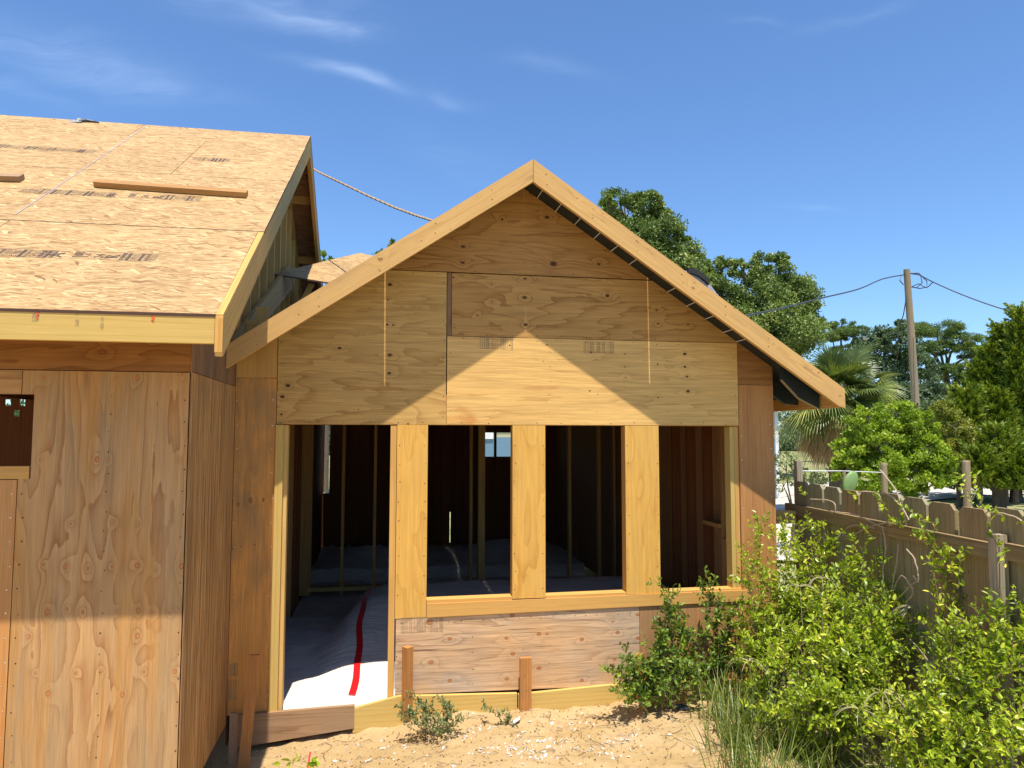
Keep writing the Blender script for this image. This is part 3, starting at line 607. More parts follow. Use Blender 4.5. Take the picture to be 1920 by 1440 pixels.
# lumber under the decking
mb = MB(); mb.box((-9, YE - .002, 2.470), (-.872, YE + .036, 2.613), GX, (4, 2)); FB = build('eave_fascia', mb, M_lumY, H)
def line(mb, pts, wd, n, mi=0):
    n = Vector(n).normalized()
    for p, q in zip(pts[:-1], pts[1:]):
        p, q = Vector(p), Vector(q); s = (q - p).cross(n).normalized() * wd / 2; mb.poly([p - s, q - s, q + s, p + s], None, mi=mi)
# carpenter's marks and stamps on the fascia
mb = MB(); yq = YE - .004
for px, col_ in ((71, 0), (288, 0)):
    p = PY(px, 571, yq); mb.poly([V(p.x - .008, yq, 2.607), V(p.x - .004, yq, 2.575), V(p.x + .004, yq, 2.573), V(p.x + .008, yq, 2.607)], None)
build('red_pencil_mark', mb, M_orange, FB)
mb = MB()
for px, py in ((75, 581), (74, 585), (72, 591), (285, 594), (285, 601), (283, 586), (287, 586)):
    p = PY(px, py, yq); mb.poly([V(p.x - .004, yq, p.z - .0025), V(p.x + .004, yq, p.z - .001), V(p.x + .004, yq, p.z + .0025), V(p.x - .004, yq, p.z + .001)], None)
build('pencil_dots', mb, M_ink, FB)
def text(name, s, m, parent, origin, ux, uy, size, align='LEFT'):
    cu = bpy.data.curves.new(name, 'FONT'); cu.body = s; cu.size = size; cu.align_x = align; cu.resolution_u = 2
    tmp = bpy.data.objects.new('tmp', cu); COL.objects.link(tmp); dg = bpy.context.evaluated_depsgraph_get(); dg.update()
    me = bpy.data.meshes.new_from_object(tmp.evaluated_get(dg)); bpy.data.objects.remove(tmp); bpy.data.curves.remove(cu)
    base = top_of(parent).location; ux, uy = Vector(ux), Vector(uy); origin = Vector(origin)
    for v in me.vertices: v.co = origin + ux * v.co.x + uy * v.co.y - base
    me.name = name; me.materials.clear(); me.materials.append(m)
    o = bpy.data.objects.new(name, me); COL.objects.link(o); o.parent = parent; return o
for px, s_, y_ in ((66, '2 DNS', 603), (72, 'S-GRN', 602), (147, 'GP', 591), (147, '2x8', 611), (194, 'KD 19', 616)):
    p = PY(px, y_, yq); text('ink_stamp', s_, M_inkS, FB, p, (0, 0, 1), (-1, 0, 0), .022, 'LEFT')
for y in (-.60, .5775, 1.7435):
    mb = MB(); mb.board((-9, y - .02, zl(y - .02) - .055), (-.869, y - .02, zl(y - .02) - .055), (0, 0, .037), (0, .04, .026)); build('blocking', mb, M_studDark, H)  # added backing under the sheet seams, stops sun leaking through
# rake board of the left wing with its end facing the eave
mb = MB(); hL = .225
mb.prism([(YE - .012, zl(YE - .012) - .145 - .045), (YE - .002, zl(YE - .002) - .222), (YE + .03, zl(YE + .03) - hL - .005), (YR, zl(YR) - hL), (YR, zl(YR) - .018), (YE - .012, zl(YE) - .018)], 'x', XE - .042, XE - .004, V(0, 1, SL).normalized(), (2, 0))
build('rake_board', mb, M_lumGrey, H)
mb = MB(); mb.box((XE - .0425, YE - .016, 2.425), (XE - .004, YE - .0122, 2.600), GZ, (3, 3)); build('rake_end_cap', mb, M_lumO, H)
mb = MB(); mb.board((XE - .041, YE - .01, zl(YE) - .0165), (XE - .041, -.596, zl(-.596) - .0165), (0, 0, .012), (.0365, 0, 0)); build('rake_top_strip', mb, M_lumO, H)
mb = MB(); mb.prism([(YR + .002, zl(YR + .002) - hL), (YR + .002, zl(YR + .002) - .018), (6.03, zl(6.03) - .018), (6.03, zl(6.03) - hL)], 'x', XE - .042, XE - .004, V(0, 1, -SL).normalized(), (6, 0)); build('rake_board', mb, M_lumO, H)
# blocks between rake and gable on the far slope
for y in (2.9, 3.7, 4.35, 5.2):
    mb = MB(); mb.board((XL, y, zl(y) - .115), (XE - .044, y, zl(y) - .115), (0, 0, .09), (0, .045, 0)); build('lookout', mb, M_lumO if y == 3.7 else M_lumGrey, H)
# gable framing: studs with a sloped top plate, open attic
for y in np.arange(-1.15, 5.6, .41):
    zt = zl(y) - .13
    brd('gable_stud', (XL - .085, y, 2.37 if y > -.1 else 2.68), (XL - .001, y + .038, zt), GZ, M_lumGrey) if zt > 2.75 else None
mb = MB(); mb.prism([(YF, zl(YF) - .12), (YR, zl(YR) - .12), (YR, zl(YR) - .02), (YF, zl(YF) - .02)], 'x', XL - .085, XL - .001, V(0, 1, SL), (0, 7)); mb.prism([(YR + .001, zl(YR) - .12), (5.6, zl(5.6) - .12), (5.6, zl(5.6) - .02), (YR + .001, zl(YR) - .02)], 'x', XL - .085, XL - .001, V(0, 1, -SL), (0, 3)); build('gable_top_plate', mb, M_lumGrey, H)
for x in (-1.9, -2.5, -3.1):
    mb = MB(); mb.prism([(YE + .05, zl(YE + .05) - .02), (YR, zl(YR) - .02), (YR, zl(YR) - .16), (YE + .05, zl(YE + .05) - .12)], 'x', x, x + .038, V(0, 1, SL), (0, 7)); build('rafter', mb, M_stud, H)
# added backing wall so the attic reads dark
brd('attic_dark_backing', (-3.9, -1.0, 2.4), (-3.88, 5.5, 2.84), GZ, M_osbU)
# ledger and odd pieces between the wings
def qy(px, py, X=XL): p = PX(px, py, X); return (p.y, p.z)
a, b = qy(431, 632), qy(536, 497)
mb = MB(); mb.prism([(a[0] - .02, a[1] - .02), (a[0] + .35, a[1] - .03), (b[0] + .3, b[1] - .2), (b[0], b[1])], 'x', XL + .002, XL + .04, V(0, 1, .42), (3, 8)); build('ledger_board', mb, M_stud, H)
a, b = PY(480, 575, .25), PY(503, 640, .25)
mb = MB(); mb.box((a.x, .25, b.z), (b.x, .27, a.z), GZ, (5, 3)); build('scrap_block', mb, M_lumGrey, H)
a, b = PY(463, 598, .1), PY(482, 645, .1)
mb = MB(); mb.prism([(a.x, b.z), (b.x, b.z), (b.x, a.z - .03), (a.x, a.z)], 'y', .1, .12, GX, (7, 3)); build('scrap_block', mb, M_lumO, H)
a, b = PY(436, 590, .6), PY(462, 640, .6)
mb = MB(); mb.box((XL + .045, .55, 2.50), (b.x + .05, .57, 3.02), GX, (2, 9)); build('scrap_block', mb, M_lumGrey, H)
a, b, c, d = PY(540, 488, 5.0), PY(690, 488, 5.0), PY(690, 505, 5.0), PY(540, 505, 5.0)
mb = MB(); mb.board((XL, 5.0, a.z - .18), (.8, 5.0, a.z - .18), (0, 0, .18), (0, .04, 0)); build('tie_beam', mb, M_lumGrey, H)
a, b = PY(584, 532, 2.2), PY(560, 575, 2.2)
mb = MB(); mb.board((a.x - .03, 2.2, a.z), (b.x - .06, 2.2, b.z - .1), (.06, 0, 0), (0, .04, 0)); build('brace', mb, M_lumO, H)
a, b = PY(541, 530, 3.3), PY(556, 580, 3.3)
mb = MB(); mb.board((a.x - .03, 3.3, a.z + .1), (b.x, 3.3, b.z - .2), (.06, 0, 0), (0, .04, 0)); build('brace', mb, M_stud, H)
# small strand board sheet between the two roofs
A, B, D = PY(511, 513, 2.0), PY(640, 533, 2.15), PY(675, 474, 3.6); Cc = B + (D - A) * .9
mb = MB(); c = [A, B, Cc, D]; c = [p - V(0, 0, .016) for p in c] + c; mb.hexa(c, (B - A).normalized())
for i in (2, 4, 5, 3): mb.mi[i] = 1
mb.mi[0] = 1; SM = build('roof_sheet', mb, [M_osb, M_edge], H)
# mill stamps: framed boxes of bars and letters lying on the decking
def stamp(x0, y0, length, items, parent, sc=.075, m=None):
    u = V(1, 0, 0); v = V(0, 1, SL).normalized(); n = u.cross(v); o = V(x0, y0, zl(y0)) + n * .003
    mb = MB(); L = length
    line(mb, [o, o + u * L], .003, n); line(mb, [o + v * sc, o + u * L + v * sc], .003, n)
    x = 0
    while x < L:
        kind = items[int(len(items) * x / L) % len(items)]
        if kind == '|':
            for k in range(3):
                line(mb, [o + u * (x + k * .008), o + u * (x + k * .008) + v * sc], random.choice((.0025, .005)), n)
            x += .03
        elif kind == 'b':
            for k in range(4):
                yy = sc * .12; xx = x + k * .010
                while yy < sc * .9:
                    l2 = random.uniform(.006, .02); line(mb, [o + u * xx + v * yy, o + u * xx + v * min(yy + l2, sc * .9)], .0035, n); yy += l2 + .006
            x += .044
        elif kind == ' ': x += .05
        else: line(mb, [o + u * x, o + u * x + v * sc], .005, n); x += .06
    st = build('mill_stamp', mb, m or M_ink, parent)
    return o, u, v
def p_on_roof(px, py):
    d = ray(px, py); t = (ZE + SL * (CAM.y - YE) - CAM.z) / (d.z - SL * d.y); return CAM + d * t
sheets = [o for o in bpy.data.objects if o.name.startswith('roof_sheet')]
RS = sheets[0]; RS2 = sheets[1]; RS3 = sheets[2]; RS4 = sheets[4]; RS5 = sheets[3]
def stamp_px(xa, ya, xb, items, parent, letters=(), sc=.125):
    a = p_on_roof(xa, ya); b = p_on_roof(xb, ya + (xb - xa) * .05)
    o, u, v = stamp(a.x, a.y, b.x - a.x, items, parent, sc)
    for f, s_, sz in letters:
        text('mill_stamp', s_, M_ink, parent, o + u * (f * (b.x - a.x)) + v * (sc * .15), v, -u, sz)
stamp_px(-60, 478, 115, 'bb|bb|b|| ', RS2, [(.78, 'APA', .055), (.97, 'A', .11)])
stamp_px(128, 484, 225, '    ', RS2, [(.2, 'NR', .07), (.34, '12', .07), (.62, '24', .07), (.92, 'R', .11)])
stamp_px(222, 488, 286, '|b|b', RS2)
stamp_px(-60, 358, 25, 'b  ', RS3)
stamp_px(33, 361, 220, 'bb|b|b|bb|bb| ', RS3, [(.97, 'A', .10)])
stamp_px(228, 370, 375, '   b|b|b', RS3, [(.15, 'NR', .07), (.32, '24', .07), (.5, 'R', .10)])
stamp_px(-30, 275, 190, 'b|bb|b|bb|b ', RS5, sc=.115)
stamp_px(359, 300, 428, 'b|b||b', RS4, sc=.12)
p = [p_on_roof(*q) for q in ((272, 238), (238, 262), (150, 322), (30, 402))]
mb = MB(); nn = V(0, -SL, 1).normalized(); line(mb, [q + nn * .0035 for q in p], .006, nn); build('chalk_line', mb, M_blue, RS3)
# small scraps of grade stamp on the plywood faces
def wallstamp(x0, y0, x1, y1, parent, m, yo=-.0145, Y=0):
    mb = MB(); a, b = PY(x0, y0, Y), PY(x1, y1, Y); x = a.x
    while x < b.x:
        line(mb, [(x, yo, b.z), (x, yo, a.z)], random.choice((.002, .003, .004)), (0, -1, 0)) if random.random() < .75 else None
        x += random.uniform(.006, .012)
    line(mb, [(a.x, yo, a.z), (b.x, yo, a.z)], .002, (0, -1, 0)); line(mb, [(a.x, yo, b.z), (b.x, yo, b.z)], .002, (0, -1, 0))
    build('grade_stamp', mb, m, parent)
byn = {o.name: o for o in bpy.data.objects}
wallstamp(900, 633, 962, 655, byn['gable_plywood_sheet.003'], M_inkS); wallstamp(1094, 641, 1150, 662, byn['gable_plywood_sheet.003'], M_inkS)
wallstamp(752, 1158, 830, 1182, byn['lower_plywood_sheet.001'], M_inkS)
wallstamp(428, 1244, 446, 1265, byn['corner_plywood_sheet.001'], M_inkS, -.0135); wallstamp(428, 1275, 446, 1310, byn['corner_plywood_sheet.001'], M_inkS, -.0135)

# ------------------------------------------------------------------ loose things on the roofs
def lumber_on_roof(xa, ya, xb, yb, wd, th, label, m):
    a, b = p_on_roof(xa, ya), p_on_roof(xb, yb); v = V(0, 1, SL).normalized(); n = V(1, 0, 0).cross(v)
    mb = MB(); mb.board(a + n * .004, b + n * .004, v * wd, n * th, (random.uniform(0, 9), 3))
    return tag(build('lumber_offcut', mb, m, loc=a), label, 'board')
M_cleat = wood('roof_cleat_pine', (.38, .235, .12), (.25, .14, .065), 4, .4, 6, lin=14, seed=80., contrast=.6)
lumber_on_roof(176, 352, 462, 372, .085, .040, 'long pale board lying as a toe cleat across the strand board roof', M_cleat)
lumber_on_roof(-260, 334, 38, 342, .085, .040, 'short brown board end on the strand board roof at the left picture edge', M_lumBrown)
T = p_on_roof(146, 228) + V(0, 0, -.02); t_ = root('nail_gun', T, 'small black tool with a grey plate left on the roof ridge', 'tool')
mb = MB(); mb.board(T + V(-.07, -.06, -.03), T + V(.05, -.06, -.01), (0, .09, .058), (0, -.004, .008)); build('metal_plate', mb, plain('grey_metal', (.30, .33, .36), .4, .5), t_)
mb = MB(); mb.tube([T + V(.02, -.02, .02), T + V(.09, .0, .035), T + V(.15, .0, .03), T + V(.20, -.01, .02)], [.014, .018, .013, .010], 8); mb.box(tuple(T + V(.06, -.02, .0)), tuple(T + V(.085, .01, .04)), GX); build('tool_body', mb, plain('black_plastic', (.03, .03, .035), .4, .5), t_)
mb = MB(); mb.box(tuple(T + V(-.0, -.02, .015)), tuple(T + V(.035, .01, .05)), GX); build('tool_nose', mb, plain('pale_tool_nose', (.6, .55, .4), .5), t_)
# rope between the two roofs
mb = MB(); P = [PY(x, y, Y) for x, y, Y in ((588, 317, 2.9), (600, 324, 2.8), (640, 343, 2.4), (690, 367, 1.9), (740, 389, 1.4), (780, 404, 1.0), (812, 414, .7), (840, 426, .4))]
Pf = []
for i in range(len(P) - 1):
    for k in range(12): Pf.append(P[i].lerp(P[i + 1], k / 12))
Pf.append(P[-1])
for ph in (0, 2.1, 4.2):
    pts = [q + V(.006 * math.cos(i * 1.0 + ph), 0, .006 * math.sin(i * 1.0 + ph)) for i, q in enumerate(Pf)]; mb.tube(pts, .0075, 5)
tag(build('rope', mb, plain('tan_rope', (.40, .29, .18), .9, .1, .3, 40), loc=P[0]), 'twisted tan rope sagging between the left roof peak and the front gable', 'rope')
# wrapped bundle on the right slope
Bc = PY(1312, 522, .05); hs_ = Bc.z - deck(Bc.x) - .028; bn = root('wrapped_bundle', Bc, 'white wrapped bundle with dark flap on the right slope behind the gable board', 'bundle')
mb = MB(); tq = []
def bundle_pts(rx, rz, x0, x1, n=14): return [(Bc.x + x0 + (x1 - x0) * i / n, i / n) for i in range(n + 1)]
prof = []
N_ = 16
for j in range(N_ + 1):
    t = j / N_; x = -.24 + .50 * t; h = (hs_ + .03) * math.sin(math.pi * t) ** .38
    prof.append((x, h))
def bundle(mb, y0, y1, dz, sc=1.):
    lo = []; hi = []
    for (x, h) in prof:
        z0 = deck(Bc.x + x) + .028; zt = z0 + h * sc + dz
        lo.append((Bc.x + x, z0)); hi.append((Bc.x + x, zt))
    mb.prism(lo + hi[::-1], 'y', y0, y1, V(0, 1, 0))
bundle(mb, .05, .65, 0); M_wrap = plain('white_wrap_printed', (.42, .40, .46), .5, .3, .35, 25); build('wrap', mb, M_wrap, bn)
mb = MB()
for a, b in zip(prof[4:10], prof[5:11]):
    za, zb = deck(Bc.x + a[0]) + .03 + a[1], deck(Bc.x + b[0]) + .03 + b[1]
    mb.hexa([V(Bc.x + a[0], .02, za - .03), V(Bc.x + b[0], .02, zb - .03), V(Bc.x + b[0], .6, zb - .03), V(Bc.x + a[0], .6, za - .03), V(Bc.x + a[0], .02, za + .018), V(Bc.x + b[0], .02, zb + .018), V(Bc.x + b[0], .6, zb + .018), V(Bc.x + a[0], .6, za + .018)])
build('dark_flap', mb, plain('dark_felt', (.03, .03, .03), .8), bn)

# ------------------------------------------------------------------ stakes
def stake(px, pt, pb, Y, wd, lean, label, m=None, yaw=0., depth=.03, point=True):
    p = PY(px, pb, Y); q = PY(px, pt, Y); h = q.z - p.z; base = V(p.x, Y, p.z - .12)
    mb = MB(); tv = V(lean, 0, 0); a = R(yaw); ux = V(math.cos(a), math.sin(a), 0); uy = V(-math.sin(a), math.cos(a), 0)
    N = 5; cs = []
    for i in range(N):
        t = i / (N - 1); c = base + V(lean * t, 0, (h + .12) * t); cs.append([c - ux * wd / 2, c + ux * wd / 2, c + ux * wd / 2 + uy * depth, c - ux * wd / 2 + uy * depth])
    for k in range(N - 1):
        for j in range(4): mb.poly([cs[k][j], cs[k][(j + 1) % 4], cs[k + 1][(j + 1) % 4], cs[k + 1][j]], GZ, (px, 0))
    tp = cs[-1]; pk = [c + V(0, 0, random.uniform(.004, .012)) for c in tp]
    for j in range(4): mb.poly([tp[j], tp[(j + 1) % 4], pk[(j + 1) % 4], pk[j]], GZ, (px, 0))
    mb.poly(pk, GZ); nails(mb, [(cs[3][0].x + wd * .45, Y - .002, cs[3][0].z), (cs[2][0].x + wd * .55, Y - .002, cs[2][0].z + .03)], r=.003)
    return tag(build('wooden_stake', mb, [m or M_stake, M_nail], loc=base), label, 'stake', 'survey stakes along the wall')
stake(986, 1236, 1337, -.10, .088, 0, 'upright orange wooden stake in the sand in the middle of the low wall')
stake(768, 1216, 1300, -.09, .062, 0, 'two-toned grey and orange stake beside the doorway', m=M_stake, yaw=38, depth=.055)
stake(456, 1232, 1410, -.36, .068, .055, 'tall orange stake leaning against the wall left of the doorway')
stake(436, 1340, 1400, -.30, .05, 0, 'short grey-brown stake at the left end of the form board', m=M_lumBrown)
stake(1202, 1228, 1330, -.10, .075, -.0, 'orange stake half hidden behind the dark leafy sapling')

# ------------------------------------------------------------------ sheeting inside
mb = MB(); gx = np.arange(-1.05, 3.15, .05); gy = np.concatenate([[.0, .03, .06], np.arange(.095, 8.0, .06)])
def shz(x, y):
    z = .02 + .05 * noise.noise(V(x * 1.2, y * .8, 2))
    m = 1 / (1 + math.exp(-(x + .50 - .08 * y) * 14)); z += (.0 + .33 * min(1, y / 2.0)) * m * (1 if y < 2.7 else max(0, 1 - (y - 2.7) * 2.5))
    z += .012 * noise.noise(V(x * 9, y * 3, 5)) + .010 * math.sin(x * 22 + 3 * noise.noise(V(x, y * 2, 0)) + y * 5) * (1 - m)
    if y > 5: z += .22 * math.exp(-((x - 2) ** 2 + (y - 6.6) ** 2) / .5) + .2 * math.exp(-((x + .2) ** 2 + (y - 6.6) ** 2) / .3)
    z -= .16 * min(1, max(0, (y - 2.75) / .5)) * (1 if y < 5.5 else 0)
    return z - .02 * max(0, .25 - y) * 3 + .01 - max(0, .09 - y) * 2.2
mb.v = [(x, y, shz(x, y)) for y in gy for x in gx]; n = len(gx)
mb.f = [(j * n + i, j * n + i + 1, (j + 1) * n + i + 1, (j + 1) * n + i) for j in range(len(gy) - 1) for i in range(n - 1)]; mb.uv = [(0, 0)] * 4 * len(mb.f); mb.mi = [0] * len(mb.f)
sh = build('plastic_sheeting', mb, M_sheet, loc=(0, .1, 0), smooth=True); tag(sh, 'white plastic sheeting heaped over the floor inside the doorway', 'sheeting')
mb = MB(); pts = []
for i in range(61):
    t = i / 60; y = .088 + 2.61 * t; x = -.215 + .014 * math.sin(t * 9) + .006 * math.sin(t * 23) + .06 * t; pts.append((x, y))
b0 = 0
for (x, y) in pts: mb.v += [(x - .027, y, shz(x - .027, y) + .008), (x + .027, y, shz(x + .027, y) + .008)]
for i in range(60): mb.f.append((2 * i, 2 * i + 1, 2 * i + 3, 2 * i + 2)); mb.uv += [(0, 0)] * 4; mb.mi.append(0)
o = build('red_tape', mb, M_tape, smooth=True); o.parent = sh; o.location = (0, -.1, 0); o['label'] = 'bright red tape running up the sheeting seam'

# ------------------------------------------------------------------ foliage machinery
def leaf_batch(pos, dirs, nrm, ln, wd, shape='diamond', rnd=None, fold=.25):
    """numpy leaf builder: returns MB filled with leaves"""
    n = len(pos); dirs = dirs / np.linalg.norm(dirs, axis=1, keepdims=True)
    side = np.cross(dirs, nrm); side /= np.maximum(np.linalg.norm(side, axis=1, keepdims=True), 1e-6); nn = np.cross(side, dirs)
    L = ln[:, None]; Wd = wd[:, None]
    if shape == 'diamond':
        pr = [(0, 0, 0), (.45, .5, fold * .3), (1, 0, -.08), (.45, -.5, fold * .3)]; faces = [(0, 1, 2), (0, 2, 3)]
    elif shape == 'quad':
        pr = [(0, -.5, 0), (1, -.5, 0), (1, .5, 0), (0, .5, 0)]; faces = [(0, 1, 2, 3)]
    elif shape == 'lobed':   # folded leaf with shallow lobes
        pr = [(0, 0, 0), (.22, .30, .10), (.36, .24, .07), (.55, .52, .16), (.68, .32, .08), (.84, .36, .06), (1., 0, -.10), (.84, -.36, .06), (.68, -.32, .08), (.55, -.52, .16), (.36, -.24, .07), (.22, -.30, .10), (.5, 0, 0)]
        faces = [(0, 1, 12), (1, 2, 12), (2, 3, 12), (3, 4, 12), (4, 5, 12), (5, 6, 12), (6, 7, 12), (7, 8, 12), (8, 9, 12), (9, 10, 12), (10, 11, 12), (11, 0, 12)]
    else:                    # pointed oval
        pr = [(0, 0, 0), (.3, .42, .12), (.7, .38, .08), (1, 0, -.1), (.7, -.38, .08), (.3, -.42, .12)]; faces = [(0, 1, 2, 3), (0, 3, 4, 5)]
    K = len(pr); v = np.zeros((n, K, 3))
    for k, (a, b, c) in enumerate(pr): v[:, k] = pos + dirs * L * a + side * Wd * b + nn * Wd * c
    rnd = rng.random(n) if rnd is None else rnd
    mb = MB(); mb.v = v.reshape(-1, 3).tolist()
    fl = []; uv = []
    for i in range(n):
        bse = i * K; r = float(min(.999, max(0, rnd[i])))
        for f in faces: fl.append(tuple(bse + q for q in f)); uv += [(r, 0)] * len(f)
    mb.f = fl; mb.uv = uv; mb.mi = [0] * len(fl); return mb
def rdir(n, upb=0.):
    d = rng.normal(size=(n, 3)); d[:, 2] += upb; return d / np.linalg.norm(d, axis=1, keepdims=True)
def merge(a, b):
    o = len(a.v); a.v += b.v; a.f += [tuple(i + o for i in f) for f in b.f]; a.uv += b.uv; a.mi += b.mi
def crown(blobs, nsub, nleaf, ls, sub=.22, shape='diamond', flat=1., upb=.3, aspect=.6):
    """blobs: (centre, (rx,ry,rz)); leaf clumps scattered through each blob, denser near its skin"""
    P = []; CR = []
    for c, r in blobs:
        c = np.array(c); r = np.array(r); vol = (r[0] * r[1] * r[2]) ** (2 / 3)
        k = max(6, int(nsub * vol)); d = rdir(k); rad = rng.uniform(.35, 1.0, k) ** .5
        sc = c + d * r * rad[:, None]; m = max(3, int(nleaf))
        sr = sub * np.mean(r) * rng.uniform(.6, 1.3, k)
        br = rng.random(k)
        for s_, q, b_ in zip(sc, sr, br):
            dd = rdir(m); rr = rng.random(m) ** .45 * q
            P.append(s_ + dd * rr[:, None] * np.array([1, 1, .75 * flat])); CR.append(np.clip(b_ * .6 + rng.random(m) * .4, 0, 1))
    P = np.vstack(P); CR = np.concatenate(CR); n = len(P)
    nr = rdir(n, .5); s = ls * rng.uniform(.6, 1.3, n)
    return leaf_batch(P, rdir(n, upb), nr, s, s * aspect, shape, CR)
def limb(mb, p, d, L, r, depth, spread=.6, n=3, upb=.15, ends=None):
    p = Vector(p); d = Vector(d).normalized(); pts = [p]; rs = [r]
    for i in range(4):
        d = (d + V(random.uniform(-.18, .18), random.uniform(-.18, .18), random.uniform(-.1, .14 + upb))).normalized(); pts.append(pts[-1] + d * L / 4); rs.append(r * (1 - .14 * (i + 1)))
    mb.tube(pts, rs, 6)
    if depth <= 0:
        if ends is not None: ends.append(pts[-1])
        return
    for k in range(n):
        a = random.uniform(0, 6.28); dd = (d + V(math.cos(a), math.sin(a), random.uniform(-.1, .5)) * spread).normalized()
        limb(mb, pts[random.choice((2, 3, 4))] if k else pts[-1], dd, L * random.uniform(.6, .8), rs[-1] * .75, depth - 1, spread, n, upb, ends)
M_bark = plain('grey_brown_bark', (.13, .10, .075), .9, .1, .35, 9)
M_oak = leafm('oak_leaves', [(0, (0.068, 0.11, 0.028)), (0.5, (0.167, 0.238, 0.053)), (0.85, (0.294, 0.355, 0.091)), (1, (0.471, 0.492, 0.182))], .22)
M_oakF = leafm('far_grey_green_leaves', [(0, (0.06, 0.1, 0.044)), (0.5, (0.108, 0.163, 0.077)), (1, (0.192, 0.263, 0.121))], .25)
M_pine = leafm('pine_needles', [(0, (0.06, 0.112, 0.022)), (0.5, (0.12, 0.189, 0.036)), (1, (0.21, 0.28, 0.06))], .2)
M_cedar = leafm('cedar_foliage', [(0, (0.082, 0.133, 0.013)), (0.5, (0.18, 0.25, 0.024)), (0.85, (0.288, 0.333, 0.033)), (1, (0.432, 0.416, 0.055))], .2)
M_lime = leafm('bright_green_leaves', [(0, (0.106, 0.168, 0.013)), (0.4, (0.227, 0.324, 0.022)), (0.8, (0.363, 0.467, 0.039)), (1, (0.544, 0.57, 0.066))], .38)
M_scrub = leafm('scrub_leaves', [(0, (0.078, 0.112, 0.042)), (0.6, (0.169, 0.225, 0.084)), (1, (0.312, 0.325, 0.156))], .3)
M_yel = leafm('yellowish_leaves', [(0, (.09, .12, .015)), (.5, (.22, .25, .03)), (1, (.38, .34, .06))], .35)
M_palm = leafm('palm_fronds', [(0, (0.07, 0.106, 0.027)), (0.5, (0.154, 0.202, 0.05)), (0.8, (0.266, 0.309, 0.072)), (1, (0.504, 0.451, 0.135))], .2, .35, .5)
M_palmd = leafm('dead_palm_fronds', [(0, (0.23, 0.132, 0.06)), (0.4, (0.414, 0.275, 0.12)), (0.8, (0.632, 0.473, 0.2)), (1, (0.69, 0.572, 0.36))], .15, .6)
def at(px, py, dep):
    d = ray(px, py); return CAM + d * dep
TREES = 'trees behind the fence'
def tree(name, label, px, dep, blobs, nsub, nleaf, ls, m, tr=.25, cat='tree', sub=.22, flat=1., trunk_top=.5, upb=.3, aspect=.6, squash=1., limbs=3):
    """blobs in photo-measured offsets: (px, py, radius px [, vertical radius px]) at depth dep"""
    b0 = at(px, 819, dep); base = V(b0.x, b0.y, -.25); t = root(name, base, label, cat, TREES)
    B = []
    for b in blobs:
        rp = b[2] / FPX * dep; rz = (b[3] if len(b) > 3 else b[2]) / FPX * dep; dy = b[4] if len(b) > 4 else random.uniform(-.5, .5) * rp
        c = at(b[0], b[1], dep + dy); B.append((tuple(c), (rp, rp, rz)))
    mb = crown(B, nsub, nleaf, ls, sub, flat=flat, upb=upb, aspect=aspect); build('crown', mb, m, t)
    mb = MB(); zt = max(c[2] for c, _ in B); zc = base.z + (zt - base.z) * trunk_top
    tp = V(base.x + random.uniform(-.2, .2), base.y, zc)
    mb.tube([base, base.lerp(tp, .5) + V(tr * .5, 0, 0), tp], [tr * 1.3, tr, tr * .75], 8)
    for c, r in B:
        c = Vector(c); mid = tp.lerp(c, .5) + V(random.uniform(-.2, .2) * r[0], 0, .1 * r[2]); mb.tube([tp - V(0, 0, random.uniform(0, .2) * (zc - base.z)), mid, c], [tr * .5, tr * .35, tr * .12], 6)
        for k in range(limbs):
            d = Vector(rdir(1, .4)[0]); q = Vector([d[i] * r[i] * .85 for i in range(3)]); mb.tube([c.lerp(mid, .3), c + q * .5 + V(0, 0, .05 * r[2]), c + q], [tr * .2, tr * .13, tr * .04], 5)
    build('trunk', mb, M_bark, t); return t
# ------------------------------------------------------------------ trees and bushes beyond
tree('oak_tree', 'big dark green oak rising behind the right slope of the front gable', 1215, 38,
     [(1165, 388, 40, 34), (1212, 388, 34, 34), (1228, 440, 50, 44), (1268, 485, 46, 36), (1190, 470, 70, 55), (1295, 520, 32, 30), (1240, 530, 80, 60), (1190, 368, 16, 12), (1240, 400, 14, 14), (1140, 380, 14, 12), (1280, 455, 14, 14)], 30, 200, .15, M_oak, .3, sub=.30)
tree('oak_tree', 'dark green oak in the middle, between the gable roof edge and the utility pole', 1430, 40,
     [(1350, 515, 32, 34), (1345, 565, 44, 50), (1440, 508, 40, 36), (1425, 560, 70, 55), (1482, 560, 50, 46), (1440, 620, 90, 60), (1500, 610, 38, 40), (1400, 660, 80, 60), (1520, 575, 14, 16), (1390, 500, 16, 14), (1465, 488, 14, 12), (1325, 500, 12, 12)], 30, 200, .15, M_oak, .3, sub=.30)
tree('oak_tree', 'treetop sprig showing over the left rake of the front gable', 738, 30, [(738, 462, 15, 13), (728, 500, 40, 30)], 30, 50, .14, M_oak, .1)
tree('oak_tree', 'small leafy tip just right of the far left rake board', 612, 30, [(611, 486, 14, 12), (620, 520, 34, 24)], 30, 50, .14, M_oak, .1)
tree('pine_tree', 'distant pine with thin flat foliage behind the palm', 1590, 62,
     [(1575, 612, 26, 11), (1605, 622, 30, 9), (1560, 632, 34, 9), (1618, 640, 22, 8), (1585, 655, 26, 8)], 40, 160, .19, M_pine, .25, sub=.3, flat=.5, trunk_top=.7, aspect=.25)
tree('slender_tree', 'loose grey-green tree behind the utility pole', 1680, 42,
     [(1640, 655, 34, 40), (1685, 638, 34, 36), (1655, 628, 12, 16), (1690, 612, 10, 12), (1655, 710, 50, 45), (1712, 700, 40, 50), (1690, 770, 70, 55), (1755, 760, 44, 50), (1720, 820, 60, 50), (1640, 790, 50, 50), (1770, 810, 50, 40)], 26, 110, .17, M_oakF, .2, sub=.27)
